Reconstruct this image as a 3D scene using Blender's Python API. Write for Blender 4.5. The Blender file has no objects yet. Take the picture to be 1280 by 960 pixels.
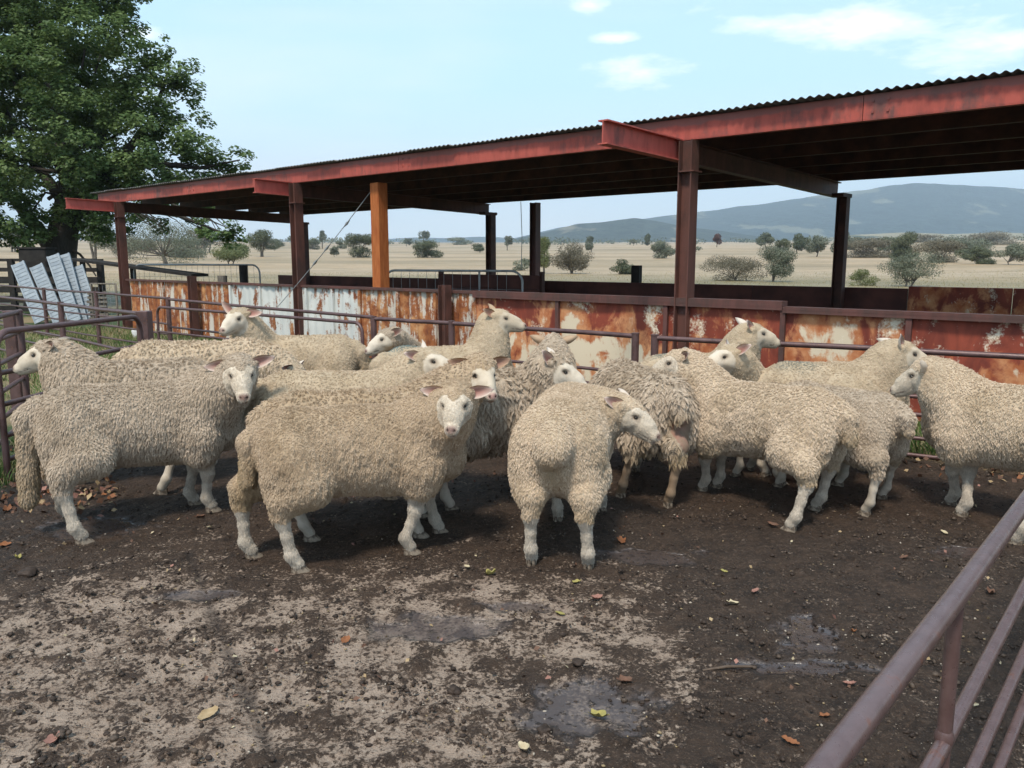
import bpy, bmesh, math, random
import numpy as np
from math import radians as R, sin, cos, pi
from mathutils import Vector, Matrix, Quaternion
from mathutils.kdtree import KDTree

random.seed(7); rng = np.random.default_rng(7)
sc = bpy.context.scene
COL = sc.collection

# ---------------------------------------------------------------- camera
CAM_H, PITCH = 1.4, R(8.81)
CT, ST = cos(PITCH), sin(PITCH)
cam_d = bpy.data.cameras.new('camera'); cam = bpy.data.objects.new('camera', cam_d); COL.objects.link(cam)
cam.location = (0, 0, CAM_H); cam.rotation_euler = (R(90) - PITCH, 0, 0)
cam_d.sensor_width = 36; cam_d.lens = 36 * 1000 / 1280; cam_d.clip_start = .05; cam_d.clip_end = 20000
sc.camera = cam

# ---------------------------------------------------------------- sky, sun, exposure
SUN_EL, SUN_AZ = R(58), R(200)          # azimuth clockwise from +Y
w = bpy.data.worlds.new('World'); sc.world = w; w.use_nodes = True
nt = w.node_tree; nt.nodes.clear()
def wn(t, **k):
    n = nt.nodes.new(t)
    for a, b in k.items(): setattr(n, a, b)
    return n
out = wn('ShaderNodeOutputWorld'); bg = wn('ShaderNodeBackground')
sky = wn('ShaderNodeTexSky', sky_type='NISHITA', sun_disc=False, sun_elevation=SUN_EL, sun_rotation=SUN_AZ, altitude=300, air_density=1.0, dust_density=1.5, ozone_density=1.0)
tc = wn('ShaderNodeTexCoord'); sep = wn('ShaderNodeSeparateXYZ'); nt.links.new(tc.outputs['Generated'], sep.inputs[0])
# project the view direction on a cloud layer
addz = wn('ShaderNodeMath', operation='ADD'); addz.inputs[1].default_value = .12; nt.links.new(sep.outputs[2], addz.inputs[0])
mx = wn('ShaderNodeMath', operation='MAXIMUM'); mx.inputs[1].default_value = .06; nt.links.new(addz.outputs[0], mx.inputs[0])
dv = wn('ShaderNodeVectorMath', operation='DIVIDE'); cmb = wn('ShaderNodeCombineXYZ')
for i in range(3): nt.links.new(mx.outputs[0], cmb.inputs[i])
nt.links.new(tc.outputs['Generated'], dv.inputs[0]); nt.links.new(cmb.outputs[0], dv.inputs[1])
mp = wn('ShaderNodeMapping'); mp.inputs['Location'].default_value = (3.1, 1.35, 0); mp.inputs['Scale'].default_value = (.55, 1.0, .0); nt.links.new(dv.outputs[0], mp.inputs[0])
no = wn('ShaderNodeTexNoise'); no.inputs['Scale'].default_value = 1.25; no.inputs['Detail'].default_value = 7; no.inputs['Roughness'].default_value = .55; nt.links.new(mp.outputs[0], no.inputs['Vector'])
cr = wn('ShaderNodeMapRange'); cr.inputs[1].default_value = .56; cr.inputs[2].default_value = .85; cr.clamp = True; nt.links.new(no.outputs[0], cr.inputs[0])
# haze veil grows towards the horizon
hz = wn('ShaderNodeMapRange'); hz.inputs[1].default_value = 0; hz.inputs[2].default_value = .45; hz.inputs[3].default_value = .92; hz.inputs[4].default_value = .45; hz.clamp = True; nt.links.new(sep.outputs[2], hz.inputs[0])
mxx = wn('ShaderNodeMath', operation='MAXIMUM'); nt.links.new(hz.outputs[0], mxx.inputs[0]); nt.links.new(cr.outputs[0], mxx.inputs[1])
# soft grey bellies low over the hills
no2 = wn('ShaderNodeTexNoise'); no2.inputs['Scale'].default_value = .55; no2.inputs['Detail'].default_value = 5; nt.links.new(mp.outputs[0], no2.inputs['Vector'])
cw = wn('ShaderNodeMix', data_type='RGBA'); cw.inputs[6].default_value = (5.9, 8.9, 10.9, 1); cw.inputs[7].default_value = (10.0, 10.4, 11.0, 1)
c2 = wn('ShaderNodeMapRange'); c2.inputs[1].default_value = .50; c2.inputs[2].default_value = .74; nt.links.new(no2.outputs[0], c2.inputs[0]); nt.links.new(c2.outputs[0], cw.inputs[0])
# separate fair weather clouds, each at its own bearing
no3 = wn('ShaderNodeTexNoise'); no3.inputs['Scale'].default_value = 4.5; no3.inputs['Detail'].default_value = 8; no3.inputs['Roughness'].default_value = .6; nt.links.new(dv.outputs[0], no3.inputs['Vector'])
def sm_(op, a, b):
    n = wn('ShaderNodeMath', operation=op)
    for i, x in enumerate((a, b)):
        if isinstance(x, (int, float)): n.inputs[i].default_value = x
        else: nt.links.new(x, n.inputs[i])
    return n.outputs[0]
def plane_pt(px, py):
    d = Vector(((px - 640) / 1000, CT + (480 - py) / 1000 * ST, -ST + (480 - py) / 1000 * CT)).normalized(); return Vector((d.x / (d.z + .12), d.y / (d.z + .12), 0))
blob = None
for cx, cy_, rx, ry in ((1075, 30, 230, 32), (1220, 55, 170, 30), (960, 30, 90, 20), (792, 90, 60, 24), (738, 6, 34, 16), (772, 48, 36, 8), (180, 40, 30, 14), (1500, 20, 160, 60), (-300, 60, 200, 50), (520, -120, 200, 60)):
    c = plane_pt(cx, cy_); ex = (plane_pt(cx + rx, cy_) - c).length; ey = (plane_pt(cx, cy_ - ry) - plane_pt(cx, cy_ + ry)).length / 2
    s1 = wn('ShaderNodeVectorMath', operation='SUBTRACT'); s1.inputs[1].default_value = c; nt.links.new(dv.outputs[0], s1.inputs[0])
    s2 = wn('ShaderNodeVectorMath', operation='MULTIPLY'); s2.inputs[1].default_value = (1 / ex, 1 / ey, 0); nt.links.new(s1.outputs[0], s2.inputs[0])
    s3 = wn('ShaderNodeVectorMath', operation='LENGTH'); nt.links.new(s2.outputs[0], s3.inputs[0]); b_ = sm_('SUBTRACT', 1.0, s3.outputs['Value']); blob = b_ if blob is None else sm_('MAXIMUM', blob, b_)
blob = sm_('ADD', blob, sm_('MULTIPLY', sm_('SUBTRACT', no3.outputs[0], .52), 3.0)); cl_ = wn('ShaderNodeMapRange'); cl_.inputs[1].default_value = .0; cl_.inputs[2].default_value = 1.15; nt.links.new(blob, cl_.inputs[0])
hb = wn('ShaderNodeMapRange'); hb.inputs[1].default_value = .03; hb.inputs[2].default_value = .20; hb.inputs[3].default_value = .8; hb.inputs[4].default_value = 0; nt.links.new(sep.outputs[2], hb.inputs[0])
cwh = wn('ShaderNodeMix', data_type='RGBA'); nt.links.new(hb.outputs[0], cwh.inputs[0]); nt.links.new(cw.outputs[2], cwh.inputs[6]); cwh.inputs[7].default_value = (10.2, 10.6, 11.0, 1)
mix = wn('ShaderNodeMix', data_type='RGBA'); nt.links.new(mxx.outputs[0], mix.inputs[0]); nt.links.new(sky.outputs[0], mix.inputs[6]); nt.links.new(cwh.outputs[2], mix.inputs[7])
mx3 = wn('ShaderNodeMix', data_type='RGBA'); nt.links.new(cl_.outputs[0], mx3.inputs[0]); nt.links.new(mix.outputs[2], mx3.inputs[6]); mx3.inputs[7].default_value = (10.6, 10.8, 11.1, 1); nt.links.new(mx3.outputs[2], bg.inputs[0]); bg.inputs[1].default_value = .115; nt.links.new(bg.outputs[0], out.inputs[0])

sun_d = bpy.data.lights.new('sun', 'SUN'); sun_o = bpy.data.objects.new('sun', sun_d); COL.objects.link(sun_o)
sun_d.energy = 2.8; sun_d.angle = R(9); sun_d.color = (1, .92, .80)
sd = Vector((sin(SUN_AZ) * cos(SUN_EL), cos(SUN_AZ) * cos(SUN_EL), sin(SUN_EL)))
sun_o.rotation_euler = sd.to_track_quat('Z', 'Y').to_euler()
sc.view_settings.view_transform = 'Standard'; sc.view_settings.look = 'None'; sc.view_settings.gamma = 1; sc.view_settings.exposure = 0.50
sc.render.engine = 'CYCLES'
cy = sc.cycles
cy.max_bounces = 6; cy.diffuse_bounces = 3; cy.glossy_bounces = 2; cy.transmission_bounces = 2; cy.volume_bounces = 0; cy.transparent_max_bounces = 6
cy.use_denoising = True; cy.caustics_reflective = False; cy.caustics_refractive = False; cy.sample_clamp_indirect = 5

# ---------------------------------------------------------------- pixel helpers (photo 1280x960 -> place)
def ray(px, py):
    u, v = (px - 640) / 1000, (480 - py) / 1000
    return Vector((u, CT + v * ST, -ST + v * CT))
def G(px, py, z=0.0):
    d = ray(px, py); return Vector((0, 0, CAM_H)) + d * ((z - CAM_H) / d.z)
def D(px, py, zc): return Vector((0, 0, CAM_H)) + ray(px, py) * zc
def XYc(px, zc, z=0.0):      # point at height z, column px, camera depth zc
    Y = (zc - (CAM_H - z) * ST) / CT
    return Vector(((px - 640) / 1000 * zc, Y, z))

# ---------------------------------------------------------------- numpy noise
_perm = np.random.default_rng(3).permutation(256); _perm = np.concatenate([_perm] * 3)
_grad = np.random.default_rng(4).normal(size=(256, 3)); _grad /= np.linalg.norm(_grad, axis=1)[:, None]
def pnoise(p, f=1.0):
    p = np.asarray(p, dtype=np.float64) * f
    i = np.floor(p).astype(np.int64); r = p - i; i &= 255
    u = r * r * r * (r * (r * 6 - 15) + 10)
    out = 0
    for dx in (0, 1):
        wx = u[:, 0] if dx else 1 - u[:, 0]
        for dy in (0, 1):
            wy = u[:, 1] if dy else 1 - u[:, 1]
            for dz in (0, 1):
                wz = u[:, 2] if dz else 1 - u[:, 2]
                h = _perm[_perm[_perm[i[:, 0] + dx] + i[:, 1] + dy] + i[:, 2] + dz]
                g = _grad[h]
                out = out + wx * wy * wz * (g[:, 0] * (r[:, 0] - dx) + g[:, 1] * (r[:, 1] - dy) + g[:, 2] * (r[:, 2] - dz))
    return out * 1.4
def fbm(p, f, o=4, g=.5):
    s = 0; a = 1
    for k in range(o):
        s = s + a * pnoise(p + 17.3 * k, f); f *= 2.03; a *= g
    return s
def sst(a, b, x):
    t = np.clip((x - a) / (b - a), 0, 1); return t * t * (3 - 2 * t)

# ---------------------------------------------------------------- object helpers
def tag(o, label=None, cat=None, group=None, kind=None):
    if label: o['label'] = label
    if cat: o['category'] = cat
    if group: o['group'] = group
    if kind: o['kind'] = kind
    return o
def empty(name, loc=(0, 0, 0), rz=0.0):
    o = bpy.data.objects.new(name, None); COL.objects.link(o); o.location = loc; o.rotation_euler = (0, 0, rz); o.empty_display_size = .1
    return o
def link(name, me, mat=None, parent=None):
    o = bpy.data.objects.new(name, me); COL.objects.link(o)
    if mat is not None and not me.materials:
        for m in (mat if isinstance(mat, (list, tuple)) else [mat]): me.materials.append(m)
    if parent is not None:
        o.parent = parent
        o.matrix_parent_inverse = Matrix.Identity(4)
    return o
def mesh_np(name, v, f, smooth=False):
    """v (n,3), f (m,3) or (m,4) arrays"""
    me = bpy.data.meshes.new(name)
    v = np.asarray(v, dtype=np.float32); f = np.asarray(f, dtype=np.int32); m, k = f.shape
    me.vertices.add(len(v)); me.vertices.foreach_set('co', v.ravel())
    me.loops.add(m * k); me.loops.foreach_set('vertex_index', f.ravel())
    me.polygons.add(m); me.polygons.foreach_set('loop_start', np.arange(0, m * k, k, dtype=np.int32))
    me.polygons.foreach_set('loop_total', np.full(m, k, dtype=np.int32))
    me.update(calc_edges=True)
    if smooth: me.polygons.foreach_set('use_smooth', np.ones(m, dtype=bool))
    return me
class MB:
    def __init__(s, org=(0, 0, 0), rz=0.0):
        s.v = []; s.f = []; s.sm = []; s.mi = []
        s.M = (Matrix.Translation(org) @ Matrix.Rotation(rz, 4, 'Z')).inverted()   # world -> thing space
    def add(s, vs, fs, smooth=False, mi=0):
        b = len(s.v); s.v += [tuple(s.M @ Vector(p)) for p in vs]; s.f += [tuple(b + i for i in f) for f in fs]
        s.sm += [smooth] * len(fs); s.mi += [mi] * len(fs); return s
    def box(s, c, sx, sy, sz, ax=None, ay=None, az=None, mi=0):
        """centre c, full sizes along ax, ay, az"""
        ax = Vector(ax) if ax is not None else Vector((1, 0, 0)); ay = Vector(ay) if ay is not None else Vector((0, 1, 0)); az = Vector(az) if az is not None else Vector((0, 0, 1))
        c = Vector(c); vs = [c + ax * (i * sx / 2) + ay * (j * sy / 2) + az * (k * sz / 2) for k in (-1, 1) for j in (-1, 1) for i in (-1, 1)]
        fl = ax.cross(ay).dot(az) < 0
        fs = [(0, 2, 3, 1), (4, 5, 7, 6), (0, 1, 5, 4), (2, 6, 7, 3), (0, 4, 6, 2), (1, 3, 7, 5)]
        if fl: fs = [f[::-1] for f in fs]
        return s.add(vs, fs, mi=mi)
    def tube(s, pts, r, n=10, r2=None, cap=True, mi=0, squash=None):
        pts = [Vector(p) for p in pts]; m = len(pts); vs = []; fs = []
        up = Vector((0, 0, 1)); prev = None
        for i, p in enumerate(pts):
            d = (pts[min(i + 1, m - 1)] - pts[max(i - 1, 0)]).normalized()
            if prev is None: a = d.cross(up) if abs(d.z) < .95 else d.cross(Vector((1, 0, 0)))
            else: a = prev - d * prev.dot(d)
            a.normalize(); prev = a; b = d.cross(a).normalized()
            rr = r if r2 is None else (r + (r2 - r) * i / max(1, m - 1)) if not isinstance(r2, (list, tuple)) else r2[i]
            for k in range(n):
                t = 2 * pi * k / n; vs.append(p + a * cos(t) * rr + b * sin(t) * rr * (squash or 1))
        for i in range(m - 1):
            for k in range(n):
                fs.append((i * n + k, i * n + (k + 1) % n, (i + 1) * n + (k + 1) % n, (i + 1) * n + k))
        s.add(vs, fs, True, mi)
        if cap:
            s.add([vs[k] for k in range(n)], [tuple(range(n))[::-1]], False, mi); s.add([vs[(m - 1) * n + k] for k in range(n)], [tuple(range(n))], False, mi)
        return s
    def build(s, name, mat, parent=None, bevel=0):
        me = bpy.data.meshes.new(name); me.from_pydata(s.v, [], s.f)
        me.polygons.foreach_set('use_smooth', s.sm); me.update()
        o = link(name, me, mat, parent)
        if isinstance(mat, (list, tuple)): me.polygons.foreach_set('material_index', s.mi)
        if bevel:
            b = o.modifiers.new('bevel', 'BEVEL'); b.width = bevel; b.segments = 1; b.limit_method = 'ANGLE'
        return o

# ---------------------------------------------------------------- materials
class NT:
    def __init__(s, name):
        s.m = bpy.data.materials.new(name); s.m.use_nodes = True; s.t = s.m.node_tree; s.t.nodes.clear()
        s.o = s.n('ShaderNodeOutputMaterial'); s.b = s.n('ShaderNodeBsdfPrincipled'); s.l(s.b.outputs[0], s.o.inputs[0])
        s.tc = s.n('ShaderNodeTexCoord'); s.b.inputs['Specular IOR Level'].default_value = .3
    def n(s, t, **k):
        n = s.t.nodes.new(t)
        for a, b in k.items(): setattr(n, a, b)
        return n
    def l(s, a, b): s.t.links.new(a, b)
    def obj(s, scale=(1, 1, 1), rand=0, world=False):
        mp = s.n('ShaderNodeMapping'); mp.inputs['Scale'].default_value = scale
        if world:
            g = s.n('ShaderNodeNewGeometry'); s.l(g.outputs['Position'], mp.inputs[0])
        else: s.l(s.tc.outputs['Object'], mp.inputs[0])
        if rand:
            oi = s.n('ShaderNodeObjectInfo'); mu = s.n('ShaderNodeMath', operation='MULTIPLY'); mu.inputs[1].default_value = rand; s.l(oi.outputs['Random'], mu.inputs[0])
            cb = s.n('ShaderNodeCombineXYZ')
            for i in range(3): s.l(mu.outputs[0], cb.inputs[i])
            s.l(cb.outputs[0], mp.inputs['Location'])
        return mp.outputs[0]
    def noise(s, vec, scale, detail=5, rough=.55, dist=0):
        n = s.n('ShaderNodeTexNoise'); n.inputs['Scale'].default_value = scale; n.inputs['Detail'].default_value = detail; n.inputs['Roughness'].default_value = rough; n.inputs['Distortion'].default_value = dist
        s.l(vec, n.inputs['Vector']); return n.outputs[0]
    def vor(s, vec, scale, feat='F1'):
        n = s.n('ShaderNodeTexVoronoi', feature=feat); n.inputs['Scale'].default_value = scale; s.l(vec, n.inputs['Vector']); return n.outputs['Distance']
    def ramp(s, x, a, b, c=0, d=1):
        n = s.n('ShaderNodeMapRange'); n.inputs[1].default_value = a; n.inputs[2].default_value = b; n.inputs[3].default_value = c; n.inputs[4].default_value = d; s.l(x, n.inputs[0]); return n.outputs[0]
    def math(s, op, a, b=None):
        n = s.n('ShaderNodeMath', operation=op)
        for i, x in enumerate((a, b)):
            if x is None: continue
            if isinstance(x, (int, float)): n.inputs[i].default_value = x
            else: s.l(x, n.inputs[i])
        return n.outputs[0]
    def mix(s, f, a, b, mode='MIX'):
        n = s.n('ShaderNodeMix', data_type='RGBA', blend_type=mode)
        for i, x in ((0, f), (6, a), (7, b)):
            if isinstance(x, (int, float)): n.inputs[i].default_value = x
            elif isinstance(x, tuple): n.inputs[i].default_value = (*x, 1)
            else: s.l(x, n.inputs[i])
        return n.outputs[2]
    def attr(s, name, out='Fac'):
        n = s.n('ShaderNodeAttribute', attribute_name=name); return n.outputs[out]
    def bump(s, h, strength=.3, dist=.01):
        n = s.n('ShaderNodeBump'); n.inputs['Strength'].default_value = strength; n.inputs['Distance'].default_value = dist; s.l(h, n.inputs['Height']); s.l(n.outputs[0], s.b.inputs['Normal'])
    def out(s, col=None, rough=None, metal=None, spec=None):
        for k, x in (('Base Color', col), ('Roughness', rough), ('Metallic', metal), ('Specular IOR Level', spec)):
            if x is None: continue
            if isinstance(x, (int, float)): s.b.inputs[k].default_value = x
            elif isinstance(x, tuple): s.b.inputs[k].default_value = (*x, 1)
            else: s.l(x, s.b.inputs[k])
        return s.m

def m_pipe():
    t = NT('pipe_paint'); v = t.obj(rand=30, world=True)
    n = t.noise(v, 9, 6, .65); f = t.noise(v, 60, 3)
    c = t.mix(t.ramp(n, .35, .65), (.085, .045, .042), (.15, .085, .08)); c = t.mix(t.ramp(f, .60, .72), c, (.16, .07, .04))
    t.bump(t.math('ADD', f, t.noise(v, 240, 3)), .4, .0025)
    return t.out(c, t.ramp(n, .3, .7, .30, .55), .25, .6)
def m_red(name, paint=(.42, .075, .055), rust=(.12, .05, .04), thr=.52, zband=None):
    t = NT(name); v = t.obj(rand=30, world=True); vs = t.obj((1, 1, .25), world=True)
    n = t.noise(v, 2.2, 8, .68); k = t.noise(vs, 14, 6, .6)
    p = t.mix(t.ramp(k, .4, .7), paint, tuple(x * .72 for x in paint))
    s = t.math('ADD', n, t.math('MULTIPLY', t.math('SUBTRACT', k, .5), .35))
    c = t.mix(t.ramp(s, thr, thr + .16), p, rust)
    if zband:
        z = t.n('ShaderNodeSeparateXYZ'); g = t.n('ShaderNodeNewGeometry'); t.l(g.outputs['Position'], z.inputs[0]); q = t.math('ADD', z.outputs[2], t.math('MULTIPLY', t.math('SUBTRACT', t.noise(vs, 5, 5, .6), .5), .10)); c = t.mix(t.math('MULTIPLY', t.ramp(q, zband, zband + .02), .75), c, (.20, .095, .085))  # browner band above this height, its lower edge broken by noise
    t.bump(k, .2, .004)
    return t.out(c, .6)
def m_steel():
    t = NT('dark_rusted_steel'); v = t.obj(rand=30, world=True); n = t.noise(v, 5, 6, .6)
    return t.out(t.mix(t.ramp(n, .35, .7), (.045, .024, .02), (.10, .042, .03)), .7)
def m_rust(name, paint, rustc, thr, streak=.5):
    """painted iron plate with rust patches and runs"""
    t = NT(name); v = t.obj(rand=50, world=True); vs = t.obj((1, 1, .18), rand=50, world=True)
    n = t.noise(v, 2.6, 9, .62, .4); k = t.noise(vs, 9, 7, .62); f = t.noise(v, 38, 4, .6)
    s = t.math('ADD', t.math('MULTIPLY', n, 1 - streak), t.math('MULTIPLY', k, streak))
    s = t.math('ADD', s, t.math('MULTIPLY', t.math('SUBTRACT', f, .5), .16))
    rr = t.mix(t.ramp(t.noise(v, 11, 6, .6), .4, .62), rustc[0], rustc[1])
    rr = t.mix(t.ramp(t.noise(v, 4.3, 5, .6), .52, .66), rr, rustc[2])
    c = t.mix(t.ramp(s, thr, thr + .05), paint, rr)
    t.bump(s, .35, .006)
    return t.out(c, .72)
def m_plate():
    """red primer plate, rust orange where it is worn, pale bare scars"""
    t = NT('red_plate'); v = t.obj(rand=50, world=True); vs = t.obj((1, 1, .45), rand=50, world=True)
    n = t.noise(v, 1.7, 8, .6, .5); k = t.noise(vs, 5, 8, .6, .6); f = t.noise(v, 45, 4, .6)
    z = t.n('ShaderNodeSeparateXYZ'); g = t.n('ShaderNodeNewGeometry'); t.l(g.outputs['Position'], z.inputs[0])
    low = t.ramp(z.outputs[2], 1.0, .45, 0, .13)
    s = t.math('ADD', t.math('ADD', t.math('MULTIPLY', n, .55), t.math('MULTIPLY', k, .45)), low)
    oi = t.n('ShaderNodeObjectInfo'); s = t.math('ADD', s, t.math('MULTIPLY', t.math('SUBTRACT', f, .5), .04)); s = t.math('ADD', s, t.math('MULTIPLY', t.math('SUBTRACT', oi.outputs['Random'], .47), .11))
    red = t.mix(t.ramp(k, .35, .65), (.16, .035, .022), (.33, .07, .038))
    c = t.mix(t.ramp(s, .545, .60), red, t.mix(t.ramp(t.noise(v, 7, 6, .6), .38, .62), (.40, .12, .045), (.60, .28, .13)))
    c = t.mix(t.ramp(s, .64, .68), c, (.70, .58, .42))
    sc_ = t.math('ADD', t.math('MULTIPLY', t.noise(t.obj((1, 1, .8), rand=80, world=True), 2.3, 7, .58, .8), .8), t.math('MULTIPLY', f, .2)); c = t.mix(t.ramp(sc_, .56, .63), c, t.mix(t.ramp(f, .4, .6), (.66, .50, .33), (.78, .68, .54)))
    t.bump(s, .3, .006)
    return t.out(c, .66)
def m_wood(name, a, b):
    t = NT(name); v = t.obj((6, 6, .7), rand=20, world=True); n = t.noise(v, 6, 7, .65)
    t.bump(n, .4, .006); return t.out(t.mix(t.ramp(n, .35, .7), a, b), .8)
def m_plain(name, a, b, scale=8, rough=.6, metal=0, bump=.15):
    t = NT(name); v = t.obj(rand=20, world=True); n = t.noise(v, scale, 6, .6)
    t.bump(n, bump, .01); return t.out(t.mix(t.ramp(n, .35, .68), a, b), rough, metal)
def m_leaf(name, a, b, tr=.35, scale=1.2):
    t = NT(name); v = t.obj(rand=40, world=True); n = t.noise(v, scale, 3, .6); g = t.attr('tint')
    c = t.mix(t.ramp(t.math('ADD', t.math('MULTIPLY', n, .5), t.math('MULTIPLY', g, .5)), .3, .7), a, b)
    t.out(c, .55)
    tl = t.n('ShaderNodeBsdfTranslucent'); t.l(c, tl.inputs[0]); mx = t.n('ShaderNodeMixShader'); mx.inputs[0].default_value = tr
    t.l(t.b.outputs[0], mx.inputs[1]); t.l(tl.outputs[0], mx.inputs[2]); t.l(mx.outputs[0], t.o.inputs[0]); return t.m

M_PIPE = m_pipe()
def m_near():
    t = NT('worn_glossy_pipe_paint'); v = t.obj(world=True); n = t.noise(v, 22, 6, .65); f = t.noise(v, 160, 4, .7); sc_ = t.noise(t.obj((1, 1, 1), world=True), 75, 5, .7)
    c = t.mix(t.ramp(n, .35, .65), (.115, .062, .055), (.165, .10, .092)); c = t.mix(t.ramp(sc_, .64, .70), c, (.07, .035, .03)); c = t.mix(t.ramp(n, .60, .68), c, (.17, .065, .04))
    t.bump(t.math('ADD', f, sc_), .5, .0012); t.b.inputs['Coat Weight'].default_value = .35; t.b.inputs['Coat Roughness'].default_value = .22
    return t.out(c, t.ramp(sc_, .3, .7, .24, .42), .3, .8)
M_NEAR = m_near()
M_RED = m_red('red_beam_paint', (.46, .105, .08), (.16, .065, .055), .53); M_FASC = m_red('banded_fascia_paint', (.44, .095, .07), (.17, .07, .06), .52, 2.685)
M_REDD = m_red('worn_red_paint', (.135, .058, .048), (.085, .048, .04), .44)
M_STEEL = m_steel()
M_POST = m_red('rusty_post_shaded_rafter', (.13, .055, .042), (.075, .038, .03), .46)
M_ORANGE = m_wood('orange_timber', (.33, .085, .022), (.50, .17, .05))
M_WHITE_W = m_rust('peeling_white_plate', (.62, .62, .58), ((.30, .11, .04), (.17, .055, .025), (.50, .27, .13)), .52, .5)
M_ORANGE_W = m_rust('rust_streaked_plate', (.58, .52, .44), ((.36, .13, .045), (.20, .06, .025), (.55, .28, .12)), .435, .62)
M_PLATE = m_plate()
M_DARKBD = m_plain('dark_oxide_board', (.06, .022, .018), (.115, .04, .03), 3, .75)
M_ROOF = m_plain('old_roof_iron', (.10, .095, .09), (.20, .19, .18), 3, .5, .5)
M_GALV = m_plain('grey_galvanised', (.24, .25, .25), (.38, .39, .39), 6, .5, .5)
M_GRATE = m_plain('blue_grey_plastic', (.22, .26, .30), (.34, .385, .42), 6, .5)
M_TIMBER = m_wood('old_grey_timber', (.10, .085, .07), (.24, .21, .17)); M_BLACK = m_plain('blackened_timber', (.014, .012, .011), (.035, .03, .026), 5, .85)
M_BARK = m_wood('dark_bark', (.02, .016, .013), (.055, .045, .036)); M_BARKG = m_wood('grey_bark', (.10, .085, .07), (.20, .18, .15))
# ---------------------------------------------------------------- terrain
FENCE = [Vector((6.6, 3.3)), Vector((3.4, 5.18)), Vector((1.06, 6.72)), Vector((-.40, 7.86)), Vector((-3.43, 9.98)), Vector((-6.6, 12.85)), Vector((-12.0, 17.8))]
def fence_y(x):
    xs = np.array([p.x for p in FENCE][::-1]); ys = np.array([p.y for p in FENCE][::-1]); return np.interp(x, xs, ys)
def far_h(x, y):
    d = np.hypot(x, y)
    z = .0232 * np.logaddexp(0, (d - 75) / 18) * 18
    q = np.stack([x, y, np.zeros_like(x)], 1)
    z += (pnoise(q, 1 / 170) * 1.9 + pnoise(q + 50, 1 / 60) * .35) * sst(70, 350, d)
    z = np.where(d > 1600, z - (d - 1600) * .0225, z)
    return z
def far_h1(x, y): return float(far_h(np.array([x], float), np.array([y], float))[0])
PUD = [(G(805, 697), .30, .13), (G(1005, 795), .13, .2), (G(735, 885), .26, .2), (G(1010, 835), .3, .08), (G(545, 785), .3, .14), (G(120, 660), .3, .2), (G(1215, 690), .2, .1), (G(255, 745), .2, .07), (G(640, 760), .2, .06)]
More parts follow.
